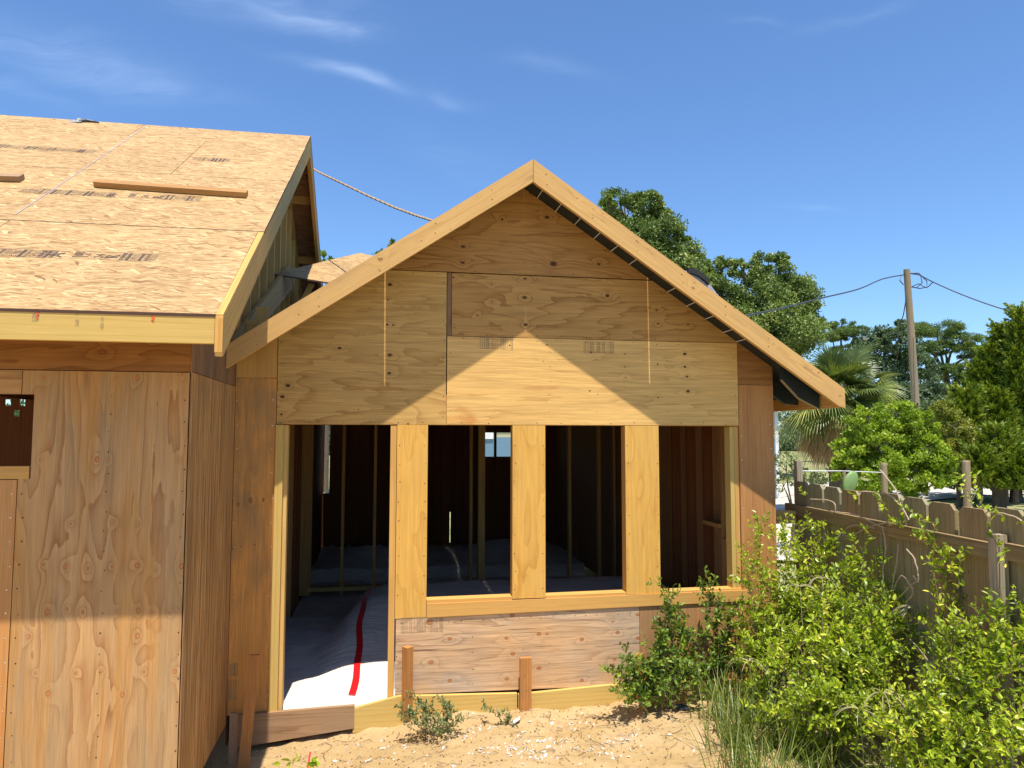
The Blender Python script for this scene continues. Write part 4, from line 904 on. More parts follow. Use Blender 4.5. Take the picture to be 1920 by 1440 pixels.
tree('pine_tree', 'broad flat-topped pine with bare dark limbs right of the utility pole', 1782, 55,
     [(1712, 620, 40, 14), (1755, 618, 44, 15), (1800, 640, 38, 14), (1728, 650, 30, 12), (1770, 655, 30, 10), (1830, 665, 28, 18), (1745, 700, 30, 14), (1820, 720, 34, 28), (1770, 745, 40, 20), (1725, 675, 24, 10), (1790, 690, 26, 12), (1845, 690, 26, 34), (1800, 780, 50, 24), (1730, 780, 40, 24)], 30, 220, .17, M_pine, .24, sub=.34, flat=.7, trunk_top=.72, aspect=.25, limbs=5)
# cedars: stacked upswept sprays
def cedar(label, px, dep, tiers, seedn, m=M_cedar):
    b0 = at(px, 819, dep); base = V(b0.x, b0.y, -.25); t = root('cedar_tree', base, label, 'tree', TREES)
    mb = None; tr_ = MB()
    for (cx, ty, by, wpx) in tiers:    # spire: axis x, top y, bottom y, half width at the bottom
        n = int((by - ty) * wpx * .13); P = []; D = []; C_ = []
        dpos = random.uniform(-.8, .8)
        for i in range(n):
            f = random.random() ** .75; y = ty + (by - ty) * f; ang = random.uniform(0, 6.28); rad = (wpx * (f * .95 + .05)) * random.uniform(.35, 1.) / FPX * dep
            a = at(cx, y, dep + dpos); o = V(math.cos(ang), math.sin(ang), 0); st = a + o * rad; dr = (o * .9 + V(0, 0, random.uniform(.5, 1.1))).normalized()
            L = random.uniform(.25, .6); cc = random.random()
            for k in range(34):
                u = random.random(); q = st + dr * L * u + Vector(rdir(1)[0]) * .085 * (1.2 - u); P.append(q); D.append(dr + Vector(rdir(1)[0]) * .5); C_.append(min(.99, cc * .6 + random.random() * .4))
        P = np.array([tuple(p) for p in P]); D = np.array([tuple(p) for p in D]); s = rng.uniform(.08, .17, len(P))
        b = leaf_batch(P, D, rdir(len(P), .5), s, s * .42, 'diamond', np.array(C_))
        if mb is None: mb = b
        else: merge(mb, b)
        tr_.tube([V(*at(cx, by + 30, dep + dpos)), V(*at(cx, ty + 10, dep + dpos))], [.09, .02], 6)
    build('crown', mb, m, t); tr_.tube([base, V(*at(px, 800, dep))], [.2, .12], 7); build('trunk', tr_, M_bark, t)
cedar('tall dark cedar filling the right picture edge', 1900, 25, [(1885, 618, 800, 42), (1840, 690, 880, 46), (1812, 735, 890, 40), (1862, 655, 860, 44), (1915, 585, 760, 26), (1930, 700, 900, 70), (1870, 740, 900, 60), (1900, 800, 920, 70), (1810, 760, 880, 34), (1960, 640, 860, 60)], 3)
cedar('young cedar with pointed sprays low in front of the tall dark cedar', 1868, 22, [(1870, 810, 905, 30), (1838, 850, 910, 26), (1905, 860, 915, 30)], 5)
tree('bush', 'yellow-tinged bush between the bright green bush and the dark cedar', 1795, 23, [(1790, 790, 34, 34), (1815, 830, 34, 36), (1780, 850, 30, 34), (1770, 770, 24, 20), (1810, 880, 40, 30)], 80, 60, .095, M_yel, .06, cat='bush', sub=.28)
tree('bush', 'dark leafy bush in the shade behind the bright green bush', 1730, 27, [(1740, 840, 50, 50), (1700, 800, 50, 40), (1790, 880, 50, 40)], 50, 70, .14, M_oak, .06, cat='bush')
tree('bush', 'large bright lime-green bush in the sun behind the fence', 1672, 17.5,
     [(1625, 800, 44, 38), (1675, 785, 46, 34), (1722, 805, 38, 36), (1600, 855, 42, 42), (1660, 850, 60, 46), (1735, 850, 44, 46), (1765, 880, 26, 34), (1640, 900, 56, 34), (1715, 900, 56, 36), (1585, 880, 26, 26)], 150, 120, .075, M_lime, .07, cat='bush', sub=.24, upb=.6)
tree('bush', 'grey-green twiggy scrub bush beside the house corner under the palm', 1476, 14, [(1474, 872, 28, 30), (1466, 905, 24, 26), (1490, 892, 20, 22)], 120, 34, .055, M_scrub, .04, cat='bush', sub=.3)
tree('bush', 'low scrub bush behind the first fence pickets, right of the grey post', 1525, 13, [(1522, 893, 22, 16), (1545, 900, 18, 12), (1510, 905, 18, 14), (1530, 915, 34, 16)], 120, 34, .05, M_scrub, .04, cat='bush', sub=.3)
tree('bush', 'broad dark juniper shrub hiding the foot of the tall dark cedar', 1880, 23.5, [(1835, 880, 36, 26), (1875, 870, 40, 34), (1915, 880, 40, 34), (1855, 900, 50, 16), (1900, 902, 50, 16), (1800, 895, 26, 18)], 70, 90, .11, M_cedar, .06, cat='bush', sub=.25, upb=1.2, aspect=.35)
tree('bush', 'far low greenery across the road at the foot of the cedars', 1850, 31, [(1830, 905, 30, 12), (1870, 912, 30, 10), (1910, 908, 30, 12), (1790, 895, 20, 12)], 60, 40, .1, M_cedar, .04, cat='bush')
# far-off wood closing the horizon
mb = crown([((x, 95 + random.uniform(-8, 8), 2.0 + random.uniform(-1, 1.4)), (6, 4, 4.)) for x in range(-60, 150, 7)], 1.2, 110, .55, .3); tag(build('distant_trees', mb, M_oakF), kind='stuff')

# cabbage palm
def fan(mbL, root_p, d, pet, rad, nb, droop, rn, spread=2.3):
    """one fan leaf: petiole then radiating narrow blades"""
    d = Vector(d).normalized(); hub = root_p + d * pet + V(0, 0, -droop * pet * .3)
    side = d.cross(V(0, 0, 1)); side = side.normalized() if side.length > .05 else V(1, 0, 0); nrm = side.cross(d); ro = random.uniform(-.9, .9); side, nrm = side * math.cos(ro) + nrm * math.sin(ro), nrm * math.cos(ro) - side * math.sin(ro)
    w_ = .008; b = len(mbL.v); mbL.v += [tuple(root_p - side * w_), tuple(root_p + side * w_), tuple(hub + side * w_), tuple(hub - side * w_)]; mbL.f.append((b, b + 1, b + 2, b + 3)); mbL.uv += [(rn, 0)] * 4; mbL.mi.append(0)
    for i in range(nb):
        a = (i / (nb - 1) - .5) * spread; bd = (d * math.cos(a) + side * math.sin(a) + nrm * (.12 + .25 * abs(math.sin(a)))).normalized()
        L = rad * (1 - .18 * abs(a) / 1.2) * random.uniform(.9, 1.05); bw = .034; s_ = bd.cross(nrm).normalized(); p0 = hub; prev = None; r2 = min(.99, max(0, rn + random.uniform(-.28, .28)))
        for k in range(4):
            t = k / 3; p = hub + bd * L * t + V(0, 0, -1) * (L * droop * t * t); wv = s_ * bw * (1 - t) * (.6 + 1.2 * t if t < .5 else 1.2) + s_ * .001
            b = len(mbL.v); mbL.v += [tuple(p - wv), tuple(p + wv)]
            if prev is not None: mbL.f.append((prev, prev + 1, b + 1, b)); mbL.uv += [(r2, 0)] * 4; mbL.mi.append(0)
            prev = b
def palm(label, px, py, dep, R_, nlive, ndead, trunk=True, petl=1.):
    c = at(px, py, dep); base = V(c.x, c.y, -.25); t = root('palm_tree', base, label, 'palm tree', TREES); ml, md = MB(), MB()
    for i in range(nlive):
        el = math.asin(random.uniform(-.55, .98)); az = random.uniform(0, 6.28); d = V(math.cos(az) * math.cos(el), math.sin(az) * math.cos(el), math.sin(el))
        fan(ml, c, d, R_ * random.uniform(.15, .6), R_ * random.uniform(.42, .54), 26, .25 + .35 * (1 - math.sin(el)) * .6, random.uniform(.1, .75) + (.2 if el < 0 else 0))
    build('fronds', ml, M_palm, t)
    for i in range(ndead):
        el = R(random.uniform(-82, -38)); az = random.uniform(0, 6.28); d = V(math.cos(az) * math.cos(el), math.sin(az) * math.cos(el), math.sin(el))
        fan(md, c + V(0, 0, -.2), d, R_ * random.uniform(.12, .5), R_ * random.uniform(.3, .42), 20, .6, random.uniform(.05, .95), 2.0)
    if ndead: build('dead_fronds', md, M_palmd, t)
    if trunk:
        mb = MB(); mb.tube([base, base.lerp(c, .5), c - V(0, 0, .1)], [.20, .17, .20], 10)
        for i in range(40):   # old boots
            z = random.uniform(.3, .98); a = random.uniform(0, 6.28); q = base.lerp(c, z); o = V(math.cos(a), math.sin(a), 0); mb.board(q + o * .15, q + o * .30 + V(0, 0, .22), V(-o.y, o.x, 0) * .07, o * .03)
        build('trunk', mb, M_bark, t)
palm('cabbage palm with a skirt of dead yellow-brown fronds beside the gable eave', 1562, 735, 21, 2.0, 110, 110)
0 and palm('low palmetto clump with thin fans at the right side of the bright green bush', 1795, 838, 19.5, .75, 16, 6, True)

# ------------------------------------------------------------------ utility poles and cables
p0, p1 = at(1717, 775, 33), at(1700, 505, 33); p0 = p1 + (p0 - p1) * 1.55
up_ = root('utility_pole', p0, 'leaning bare wooden utility pole with cables at its top', 'utility pole')
mb = MB(); mb.tube([p0, p0.lerp(p1, .5) + V(.03, 0, 0), p1], [.185, .165, .135], 12); build('pole', mb, M_pole, up_)
a, b = at(1714, 632, 32.85), at(1718, 770, 32.85); mb = MB(); mb.tube([a, b + (b - a) * .9], .06, 6); build('cable_conduit', mb, M_greyPost, up_)
M_cable = plain('dark_cable', (.05, .055, .07), .6)
mb = MB()
for lp in (((1706, 513, 33), (1722, 512, 32.8), (1738, 527, 32.7), (1738, 540, 32.7), (1722, 532, 32.8), (1709, 538, 33)), ((1708, 538, 33), (1725, 541, 32.8), (1740, 538, 32.7), (1750, 528, 32.4)), ((1690, 516, 33), (1687, 526, 32.9), (1694, 534, 33)), ((1699, 560, 32.8), (1694, 590, 33), (1686, 615, 33.6), (1683, 640, 34)), ((1706, 513, 33), (1726, 516, 32.7), (1729, 530, 32.7), (1719, 539, 32.7))):
    P = [at(*q) for q in lp]; mb.tube(P, .022, 5)
build('cable_loop', mb, M_cable, up_)
def cable(label, pts, r=.026):
    P = [at(*q) for q in pts]; out = []
    for i in range(len(P) - 1):
        for k in range(4):   # Catmull-Rom
            a, b, c, d = P[max(i - 1, 0)], P[i], P[i + 1], P[min(i + 2, len(P) - 1)]; t = k / 4
            out.append(.5 * ((2 * b) + (c - a) * t + (2 * a - 5 * b + 4 * c - d) * t * t + (3 * b - a - 3 * c + d) * t ** 3))
    out.append(P[-1]); mb = MB(); mb.tube(out, r, 5); tag(build('power_cable', mb, M_cable, loc=P[0]), label, 'cable', 'cables at the utility pole')
cable('dark cable running from the pole top down to the left towards the gable roof', [(1696, 515, 33), (1655, 523, 31), (1610, 542, 28), (1540, 559, 25), (1470, 577, 22), (1400, 592, 19), (1330, 604, 16.)])
cable('dark cable running from the pole top down to the right picture edge', [(1702, 513, 33), (1720, 514, 33), (1750, 529, 32), (1800, 551, 31), (1860, 573, 30), (1922, 590, 29), (2080, 620, 27)])
p0, p1 = at(1622, 700, 52), at(1620, 632, 52); p0 = V(p1.x, p1.y, -.3)
sp = root('utility_pole', p0, 'far short utility pole stub with a small curved wire, seen just right of the palm', 'utility pole')
mb = MB(); mb.tube([p0, p1], [.22, .18], 10); build('pole', mb, M_pole, sp)
mb = MB(); mb.tube([at(1621, 634, 52), at(1624, 628, 52), at(1630, 627, 52), at(1635, 634, 52)], .03, 5); build('cable_loop', mb, M_cable, sp)

# ------------------------------------------------------------------ neighbour's blue house behind
def siding(name, c):
    m, t, b = mat(name); z = t.sep(t.new('ShaderNodeTexCoord').outputs['Object'])[2]
    f = t.m('FRACT', t.m('MULTIPLY', z, 7)); t.l.new(t.mix(t.mr(f, .9, 1., 0, .5, False), c, tuple(q * .5 for q in c)), b.inputs['Base Color'])
    t.l.new(t.bump(f, .8, .02), b.inputs['Normal']); b.inputs['Roughness'].default_value = .5; return m
M_white = plain('white_trim', (.78, .78, .78), .5)
nb = root('neighbour_house', (5.3, 20, -.2), 'blue sided house with cream band, glimpsed through the second window opening', 'house')
a, b = PY(880, 820, 18), PY(1457, 790, 18); zc = PY(930, 820, 18).z
mb = MB(); mb.box((a.x, 18, -.2), (b.x, 24, zc), GX); build('wall', mb, siding('blue_siding', (.20, .34, .46)), nb)
mb = MB(); mb.box((a.x, 18.002, zc + .002), (b.x - .002, 24, 3.0), GX); build('upper_wall', mb, siding('cream_siding', (.62, .57, .36)), nb)
mb = MB(); mb.box((b.x - .10, 17.96, -.2), (b.x + .02, 17.998, 3.0), GX); build('corner_trim', mb, M_white, nb)
q0, q1 = PY(909, 811, 17.95), PY(925, 823, 17.95)
wn = MB(); wn.box((q0.x - .3, 17.95, q1.z), (q1.x, 17.999, 2.75), GX); wb = build('window', wn, M_white, nb)
mb = MB(); mb.prism([(a.x - .4, 2.98), (b.x + .03, 2.98), (b.x - .8, 3.9), (a.x, 3.9)], 'y', 17.7, 24.3, GX); build('roof', mb, plain('grey_shingles', (.16, .15, .14), .9), nb)

# ------------------------------------------------------------------ privacy fence
F0, F1 = V(3.53, .20, 0), V(3.17, -3.45, 0); fd = (F1 - F0).normalized(); fnm = V(fd.y, -fd.x, 0)    # towards the yard (-x)
if fnm.x > 0: fnm = -fnm
fn = root('privacy_fence', F0 + V(0, 0, -.1), 'weathered dog-eared picket privacy fence seen from its railed back side', 'fence')
pitch = .264; wdp = .238; i = 0
while i * pitch < (F1 - F0).length:
    a = F0 + fd * (i * pitch); zt = 1.60 + random.uniform(-.014, .012); lz = random.uniform(-.006, .006); mb = MB(); th = -fnm * .024; cut = .035
    pts = [(0, -.12), (wdp, -.12), (wdp, zt - cut), (wdp - cut, zt), (cut, zt), (0, zt - cut)]
    A_ = [a + fd * (u + lz * z_) + V(0, 0, z_) for u, z_ in pts]; off = (random.uniform(0, 50), random.uniform(0, 50))
    Bk = [p + th for p in A_]
    mb.poly(A_[::-1] if True else A_, GZ, off); mb.poly(Bk, GZ, off)
    for k in range(6): k2 = (k + 1) % 6; mb.poly([A_[k], A_[k2], Bk[k2], Bk[k]], GZ, off)
    build('picket', mb, random.choice((M_fence, M_fence, M_fenceB, M_fenceG)), fn); i += 1
def frail(u0, u1, z0, z1, h=.088, m=M_fenceR, name='rail', out=.002):
    a, b = F0 + fd * u0 + fnm * out, F0 + fd * u1 + fnm * out; mb = MB(); mb.board(a + V(0, 0, z0), b + V(0, 0, z1), (0, 0, h), fnm * .038); return build(name, mb, m, fn)
frail(-.10, 2.42, 1.325, 1.330); frail(2.52, 3.7, 1.345, 1.35)
frail(-.05, 2.42, .42, .40); frail(2.52, 3.7, .40, .40)
q = PX(1864, 1002, 3.21); mb = MB(); mb.box((3.195, q.y - .028, -.15), (3.262, q.y + .028, q.z), GZ); build('fence_post', mb, M_greyPost, fn)
a, b = PY(1457, 958, .12), PY(1490, 981, .12); mb = MB(); mb.box((3.236, .10, b.z), (b.x, .19, a.z), GX); build('rail_stub', mb, M_lumGrey, fn)
# posts standing beyond the fence
def post(px, pt, dep, r, m, label, square=False):
    a = at(px, pt, dep); base = V(a.x, a.y, -.25); mb = MB()
    if square: mb.box((a.x - r, a.y - r, -.25), (a.x + r, a.y + r, a.z), GZ, (px, 0))
    else: mb.tube([base, V(a.x, a.y, a.z - .02), V(a.x + .004, a.y, a.z)], [r, r * .97, r * .85], 10)
    tag(build('wooden_post', mb, m, loc=base), label, 'post', 'posts beyond the fence')
post(1496, 864, 8.6, .036, M_greyPost, 'pale grey square post at the far end of the fence, nearest the house', True)
post(1657, 868, 11, .046, M_pole, 'round weathered post standing in front of the bright green bush')
post(1811, 863, 9.5, .050, M_pole, 'tall round grey post beside the pale road, rightmost of the three')
mb = MB(); mb.tube([at(1502, 883, 8.6), at(1580, 883, 10), at(1655, 886, 11)], .006, 5); tag(build('fence_wire', mb, M_white, loc=at(1502, 883, 8.6)), 'pale wire stretched between the grey post and the round post', 'wire')
mb = MB(); mb.tube([at(1583, 886, 14), at(1584, 930, 14)], .03, 6); tag(build('thin_stake', mb, M_pole, loc=at(1583, 930, 14)), 'thin dark stake behind the cactus pad', 'stake')
# prickly pear
cp = at(1593, 903, 7.4); ct = root('cactus', (cp.x, cp.y, -.2), 'smooth green cactus pad poking above the fence pickets', 'cactus')
M_cac = plain('cactus_green', (.19, .30, .10), .5, .35, .12, 12)
def pad(c, w_, h_, tilt):
    mb = MB(); N = 20; u = V(math.cos(tilt), 0, math.sin(tilt)); v = V(-math.sin(tilt), 0, math.cos(tilt)); rings = []
    for j, (s_, t_) in enumerate(((.0, -.022), (.75, -.02), (.97, -.008), (1, 0), (.97, .008), (.75, .02), (0., .022))):
        b = len(mb.v); rings.append(b)
        for k in range(N):
            a = 6.2832 * k / N; rr = 1 + .12 * math.cos(a - 1.2); mb.v.append(tuple(c + (u * math.cos(a) * w_ * s_ + v * math.sin(a) * h_ * s_) * rr + V(0, t_, 0)))
    for j in range(6):
        for k in range(N): k2 = (k + 1) % N; mb.f.append((rings[j] + k, rings[j] + k2, rings[j + 1] + k2, rings[j + 1] + k)); mb.uv += [(0, 0)] * 4; mb.mi.append(0)
    return mb
for c, w_, h_, tl in ((V(cp.x, cp.y, cp.z - .02), .075, .125, -.45), (V(cp.x - .12, cp.y, cp.z - .22), .10, .14, .5), (V(cp.x, cp.y + .03, cp.z - .42), .12, .17, -.1), (V(cp.x + .02, cp.y, cp.z - .8), .13, .22, .1), (V(cp.x, cp.y, cp.z - 1.25), .12, .28, 0)):
    build('pad', pad(c, w_, h_, tl), M_cac, ct, smooth=True)

# ------------------------------------------------------------------ shrubs and grass in front
M_shrub = leafm('fresh_shrub_leaves', [(0, (0.103, 0.165, 0.012)), (0.35, (0.252, 0.357, 0.021)), (0.75, (0.444, 0.549, 0.034)), (0.93, (0.653, 0.687, 0.059)), (1, (0.889, 0.77, 0.134))], .38, .38, .5)
M_sap = leafm('dark_glossy_leaves', [(0, (0.051, 0.097, 0.014)), (0.5, (0.127, 0.21, 0.022)), (0.85, (0.254, 0.36, 0.031)), (1, (0.439, 0.51, 0.061))], .3, .45, .35)
M_wilt = leafm('wilting_leaves', [(0, (.07, .11, .035)), (.5, (.15, .20, .06)), (.85, (.25, .28, .12)), (1, (.42, .36, .20))], .25, .5)
M_twig = plain('shrub_twig', (.20, .15, .09), .8, .2, .3, 30)
M_twigG = plain('pale_bare_vine', (.42, .33, .23), .8, .2, .2, 30)
def shrub(name, label, base, tips, leaf, m, shape='oval', twn=10, twl=(.12, .3), step=.022, cat='shrub', wild=.25, start=.25, bushy=2, group=None, stemr=.006):
    """stems from the base to given tip points, side twigs, paired leaves along every twig"""
    base = Vector(base); t = root(name, base, label, cat, group); st = MB(); P = []; D = []; C_ = []
    def leaves(pts, cc):
        for p, q in zip(pts[:-1], pts[1:]):
            L = (q - p).length; d = (q - p).normalized(); n = max(1, int(L / step))
            for k in range(n):
                o = Vector(rdir(1)[0]); o = (o - d * o.dot(d)).normalized(); dd = d * .55 + o + V(0, 0, .15)
                P.append(tuple(p.lerp(q, (k + random.random()) / n))); D.append(tuple(dd)); C_.append(min(.99, max(0, cc + random.uniform(-.28, .28))))
    for tip in tips:
        tip = Vector(tip); mid = base.lerp(tip, .5) + V(random.uniform(-1, 1), random.uniform(-1, 1), .3) * wild * .3
        mid.z += .12 * (tip - base).length; b0 = base + V(random.uniform(-.05, .05), random.uniform(-.05, .05), -.05); pts = []
        for i in range(13):
            s_ = i / 12; p = b0 * (1 - s_) ** 2 + mid * 2 * s_ * (1 - s_) + tip * s_ * s_
            pts.append(p + V(random.uniform(-1, 1), random.uniform(-1, 1), random.uniform(-1, 1)) * .012)
        st.tube(pts, [stemr * (1 - .75 * i / 12) for i in range(13)], 5)
        leaves(pts[9:], .75)
        for k in range(twn):
            s_ = random.uniform(start, .97); i = int(s_ * 12); p = pts[i].lerp(pts[min(i + 1, 12)], s_ * 12 - i); d = (pts[min(i + 1, 12)] - pts[i]).normalized()
            o = Vector(rdir(1)[0]); o = (d * .6 + o * .8 + V(0, 0, .35)).normalized(); L = random.uniform(*twl); cc = .25 + .5 * random.random() + .15 * (s_ - .5)
            tw = [p]
            for j in range(4): o = (o + Vector(rdir(1)[0]) * .22).normalized(); tw.append(tw[-1] + o * L / 4)
            st.tube(tw, [stemr * .4, stemr * .3, stemr * .25, stemr * .2, stemr * .15], 4, cap=False); leaves(tw[1:], cc)
            for _ in range(bushy):
                j = random.randint(1, 3); o2 = (o + Vector(rdir(1)[0]) * .9).normalized(); tw2 = [tw[j], tw[j] + o2 * L * .25, tw[j] + o2 * L * .5 + V(0, 0, .01)]
                st.tube(tw2, stemr * .18, 3, cap=False); leaves(tw2, cc)
    P, D = np.array(P), np.array(D); s = leaf * rng.uniform(.6, 1.25, len(P))
    build('leaves', leaf_batch(P, D, rdir(len(P), 1.2), s, s * (.62 if shape == 'lobed' else .5), shape, np.array(C_)), m, t); build('stems', st, M_twig, t); return t
def tipsbox(n, x, y, z): return [(random.uniform(*x), random.uniform(*y), random.uniform(*z)) for _ in range(n)]
def T(px, py, Y): return tuple(PY(px, py, Y))
shrub('sapling', 'dark glossy-leaved sapling growing against the low wall under the right window', (2.02, -.32, -.1),
      [T(1256, 1102, -.3), T(1262, 1130, -.25), T(1300, 1190, -.3), T(1318, 1220, -.3), T(1240, 1210, -.35), T(1180, 1240, -.4), T(1160, 1260, -.45), T(1285, 1170, -.2), T(1330, 1250, -.35), T(1215, 1250, -.4), T(1280, 1260, -.45), T(1175, 1300, -.5), T(1300, 1290, -.5), T(1240, 1290, -.55)], .038, M_sap, 'lobed', 22, (.06, .18), .015, 'sapling', .15, .35)
shrub('sapling', 'slim dark climbing sapling at the right end of the window sill', (2.42, -.28, -.05),
      [T(1335, 1098, -.2), T(1350, 1120, -.2), T(1372, 1150, -.25), T(1365, 1180, -.2), T(1385, 1210, -.25), T(1350, 1240, -.3), T(1395, 1240, -.3)], .036, M_sap, 'lobed', 20, (.06, .15), .015, 'sapling', .1, .4)
shrub('small_plant', 'low half-wilted plant on the sand beside the left stake', (.36, -.34, -.14),
      [T(745, 1325, -.4), T(770, 1305, -.36), T(800, 1305, -.36), T(835, 1315, -.36), T(850, 1335, -.4), T(845, 1365, -.5), T(820, 1375, -.55), T(790, 1350, -.5), T(862, 1350, -.45), T(760, 1340, -.45), T(815, 1340, -.4)], .030, M_wilt, 'oval', 9, (.04, .10), .015, 'plant', .08, .3, stemr=.004)
shrub('small_plant', 'tiny green sprig on the sand between the two stakes', (.95, -.3, -.12), [T(912, 1322, -.3), T(945, 1335, -.32), T(925, 1340, -.35), T(955, 1345, -.35)], .03, M_wilt, 'oval', 4, (.03, .08), .02, 'plant', .05, .3, stemr=.003)
shrub('small_plant', 'two fresh green leaves sprouting from the sand at the bottom edge', (.0, -1.0, -.24), [T(545, 1428, -.95), T(525, 1434, -.97)], .06, M_shrub, 'oval', 1, (.03, .05), .03, 'plant', .03, .6, stemr=.003)
GR = 'bright shrubs in front of the fence'
shrub('leafy_shrub', 'tall bright green shrub beside the house corner, its sprays reaching over the fence rail', (2.75, -.55, -.1),
      [T(1400, 1080, -.55), T(1420, 1100, -.5), T(1450, 1150, -.6), T(1480, 1010, -.45), T(1502, 975, -.4), T(1515, 1040, -.5), T(1540, 1090, -.6), T(1470, 1200, -.6), T(1530, 1180, -.7), T(1410, 1210, -.7), T(1560, 1010, -.5), T(1580, 1120, -.6), T(1440, 1260, -.8), T(1500, 1090, -.55), T(1555, 1150, -.6), T(1430, 985, -.4), T(1600, 1070, -.7), T(1510, 1140, -.6), T(1480, 1110, -.55), T(1530, 1060, -.5), T(1560, 1090, -.55), T(1450, 1100, -.5)], .038, M_shrub, 'oval', 21, (.10, .24), .015, 'shrub', .25, .3, group=GR)
shrub('leafy_shrub', 'wide bright green shrub in the middle of the thicket below the fence boards', (2.75, -1.3, -.12),
      [T(1560, 1152, -1.2), T(1640, 1060, -1.1), T(1690, 1090, -1.25), T(1605, 1040, -1.0), T(1735, 1120, -1.4), T(1600, 1122, -1.2), T(1640, 1152, -1.3), T(1690, 1172, -1.4), T(1500, 1192, -1.2), T(1560, 1232, -1.4), T(1620, 1252, -1.5), T(1680, 1288, -1.6), T(1460, 1232, -1.2), T(1740, 1202, -1.5), T(1590, 1182, -1.3), T(1520, 1318, -1.5), T(1450, 1328, -1.3), T(1650, 1092, -1.2), T(1720, 1152, -1.5), T(1700, 1328, -1.7), T(1600, 1328, -1.6), T(1660, 1202, -1.4), T(1540, 1172, -1.2), T(1620, 1212, -1.3)], .040, M_shrub, 'oval', 21, (.10, .26), .015, 'shrub', .25, .25, group=GR)
shrub('leafy_shrub', 'dense bright shrub filling the lower right picture corner', (2.75, -2.3, -.12),
      [T(1780, 1182, -2.2), T(1830, 1162, -2.3), T(1880, 1142, -2.4), T(1910, 1192, -2.4), T(1760, 1252, -2.2), T(1820, 1252, -2.4), T(1880, 1252, -2.5), T(1740, 1338, -2.3), T(1800, 1358, -2.5), T(1870, 1358, -2.6), T(1700, 1378, -2.2), T(1920, 1328, -2.6), T(1850, 1202, -2.3), T(1930, 1142, -2.5), T(1800, 1142, -2.1), T(1660, 1358, -2.1), T(1780, 1408, -2.5), T(1890, 1408, -2.7)], .038, M_shrub, 'oval', 21, (.10, .24), .015, 'shrub', .25, .25, group=GR)
shrub('leafy_shrub', 'slender leafy shrub climbing past the grey fence post at the right', (3.02, -1.95, -.12),
      [T(1830, 890, -1.9), T(1842, 930, -1.9), T(1850, 980, -1.9), T(1870, 1000, -1.95), T(1810, 1040, -1.85), T(1780, 1070, -1.8), T(1840, 1090, -1.9), T(1890, 1100, -2.), T(1800, 1130, -1.9), T(1760, 1150, -1.8), T(1750, 1010, -1.7), T(1905, 1050, -2.0)], .036, M_shrub, 'oval', 14, (.07, .16), .018, 'shrub', .2, .45, group=GR, bushy=1)
# vines on the fence: bare pale stems and a few leafy sprays
vt = root('fence_vine', (3.30, -1.0, .4), 'bare pale vine twisting over the fence rail with a few green sprays', 'vine')
mb = MB(); vb = []
for ln_ in (((1520, 936), (1560, 940), (1567, 957), (1560, 962)), ((1553, 958), (1600, 964), (1640, 982), (1660, 990)), ((1640, 990), (1600, 985), (1580, 1000), (1592, 1005), (1640, 985), (1700, 975), (1665, 985)), ((1655, 985), (1660, 1030), (1655, 1080), (1662, 1130), (1655, 1170)), ((1685, 1020), (1680, 1060), (1672, 1110), (1690, 1080), (1712, 1110), (1698, 1135), (1705, 1180)), ((1700, 1030), (1715, 1050), (1722, 1085), (1705, 1100), (1675, 1140), (1690, 1200)), ((1610, 922), (1660, 925), (1690, 950), (1704, 975)), ((1650, 880), (1680, 920), (1700, 985)), ((1712, 1080), (1722, 1090), (1724, 1086)), ((1860, 960), (1900, 968), (1925, 985)), ((1690, 1180), (1740, 1240), (1760, 1300)), ((1770, 1150), (1820, 1170), (1880, 1230))):
    P = [];
    for (x, y) in ln_: xx = 3.40 - (x - 1520) * .00052; P.append(PX(x, y, xx))
    out = []
    for i in range(len(P) - 1):
        for k in range(5):
            a, b, c, d = P[max(i - 1, 0)], P[i], P[i + 1], P[min(i + 2, len(P) - 1)]; t = k / 5
            out.append(.5 * ((2 * b) + (c - a) * t + (2 * a - 5 * b + 4 * c - d) * t * t + (3 * b - a - 3 * c + d) * t ** 3) + V(random.uniform(-1, 1), 0, random.uniform(-1, 1)) * .003)
    out.append(P[-1]); mb = MB(); mb.tube(out, .0045, 5); build('vine_stem', mb, M_twigG, vt)
P = []; D = []; sprays = []
for (x, y, n) in ((1510, 935, 10), (1540, 985, 26), (1560, 1010, 26), (1585, 985, 8), (1590, 1005, 10), (1655, 950, 16), (1690, 980, 26), (1740, 1000, 30), (1760, 985, 14), (1640, 1010, 8), (1875, 1020, 16), (1890, 960, 10), (1910, 975, 12), (1720, 960, 8), (1610, 940, 5), (1780, 1040, 30), (1775, 1080, 24), (1800, 1060, 20)):
    xx = 3.38 - (x - 1520) * .00052; c = PX(x, y, xx)
    for q_ in range(max(1, n // 7)):
        o = Vector(rdir(1, .3)[0]); o.x = -abs(o.x) * .4; o.normalize(); L = random.uniform(.07, .16); st = c + Vector(rdir(1)[0]) * .03; tw = [st]
        for k in range(4): o = (o + Vector(rdir(1)[0]) * .2).normalized(); tw.append(tw[-1] + o * L / 4)
        sprays.append(tw)
        for k in range(10): p = tw[k % 4].lerp(tw[k % 4 + 1], random.random()); P.append(tuple(p)); D.append(tuple(o * .5 + Vector(rdir(1)[0])))
for tw in sprays:
    mb = MB(); mb.tube(tw, [.0025, .002, .0018, .0014, .001], 4); build('vine_twig', mb, M_twig, vt)
build('leaves', leaf_batch(np.array(P), np.array(D), rdir(len(P), 1), rng.uniform(.03, .05, len(P)), rng.uniform(.018, .026, len(P)), 'oval'), M_shrub, vt)

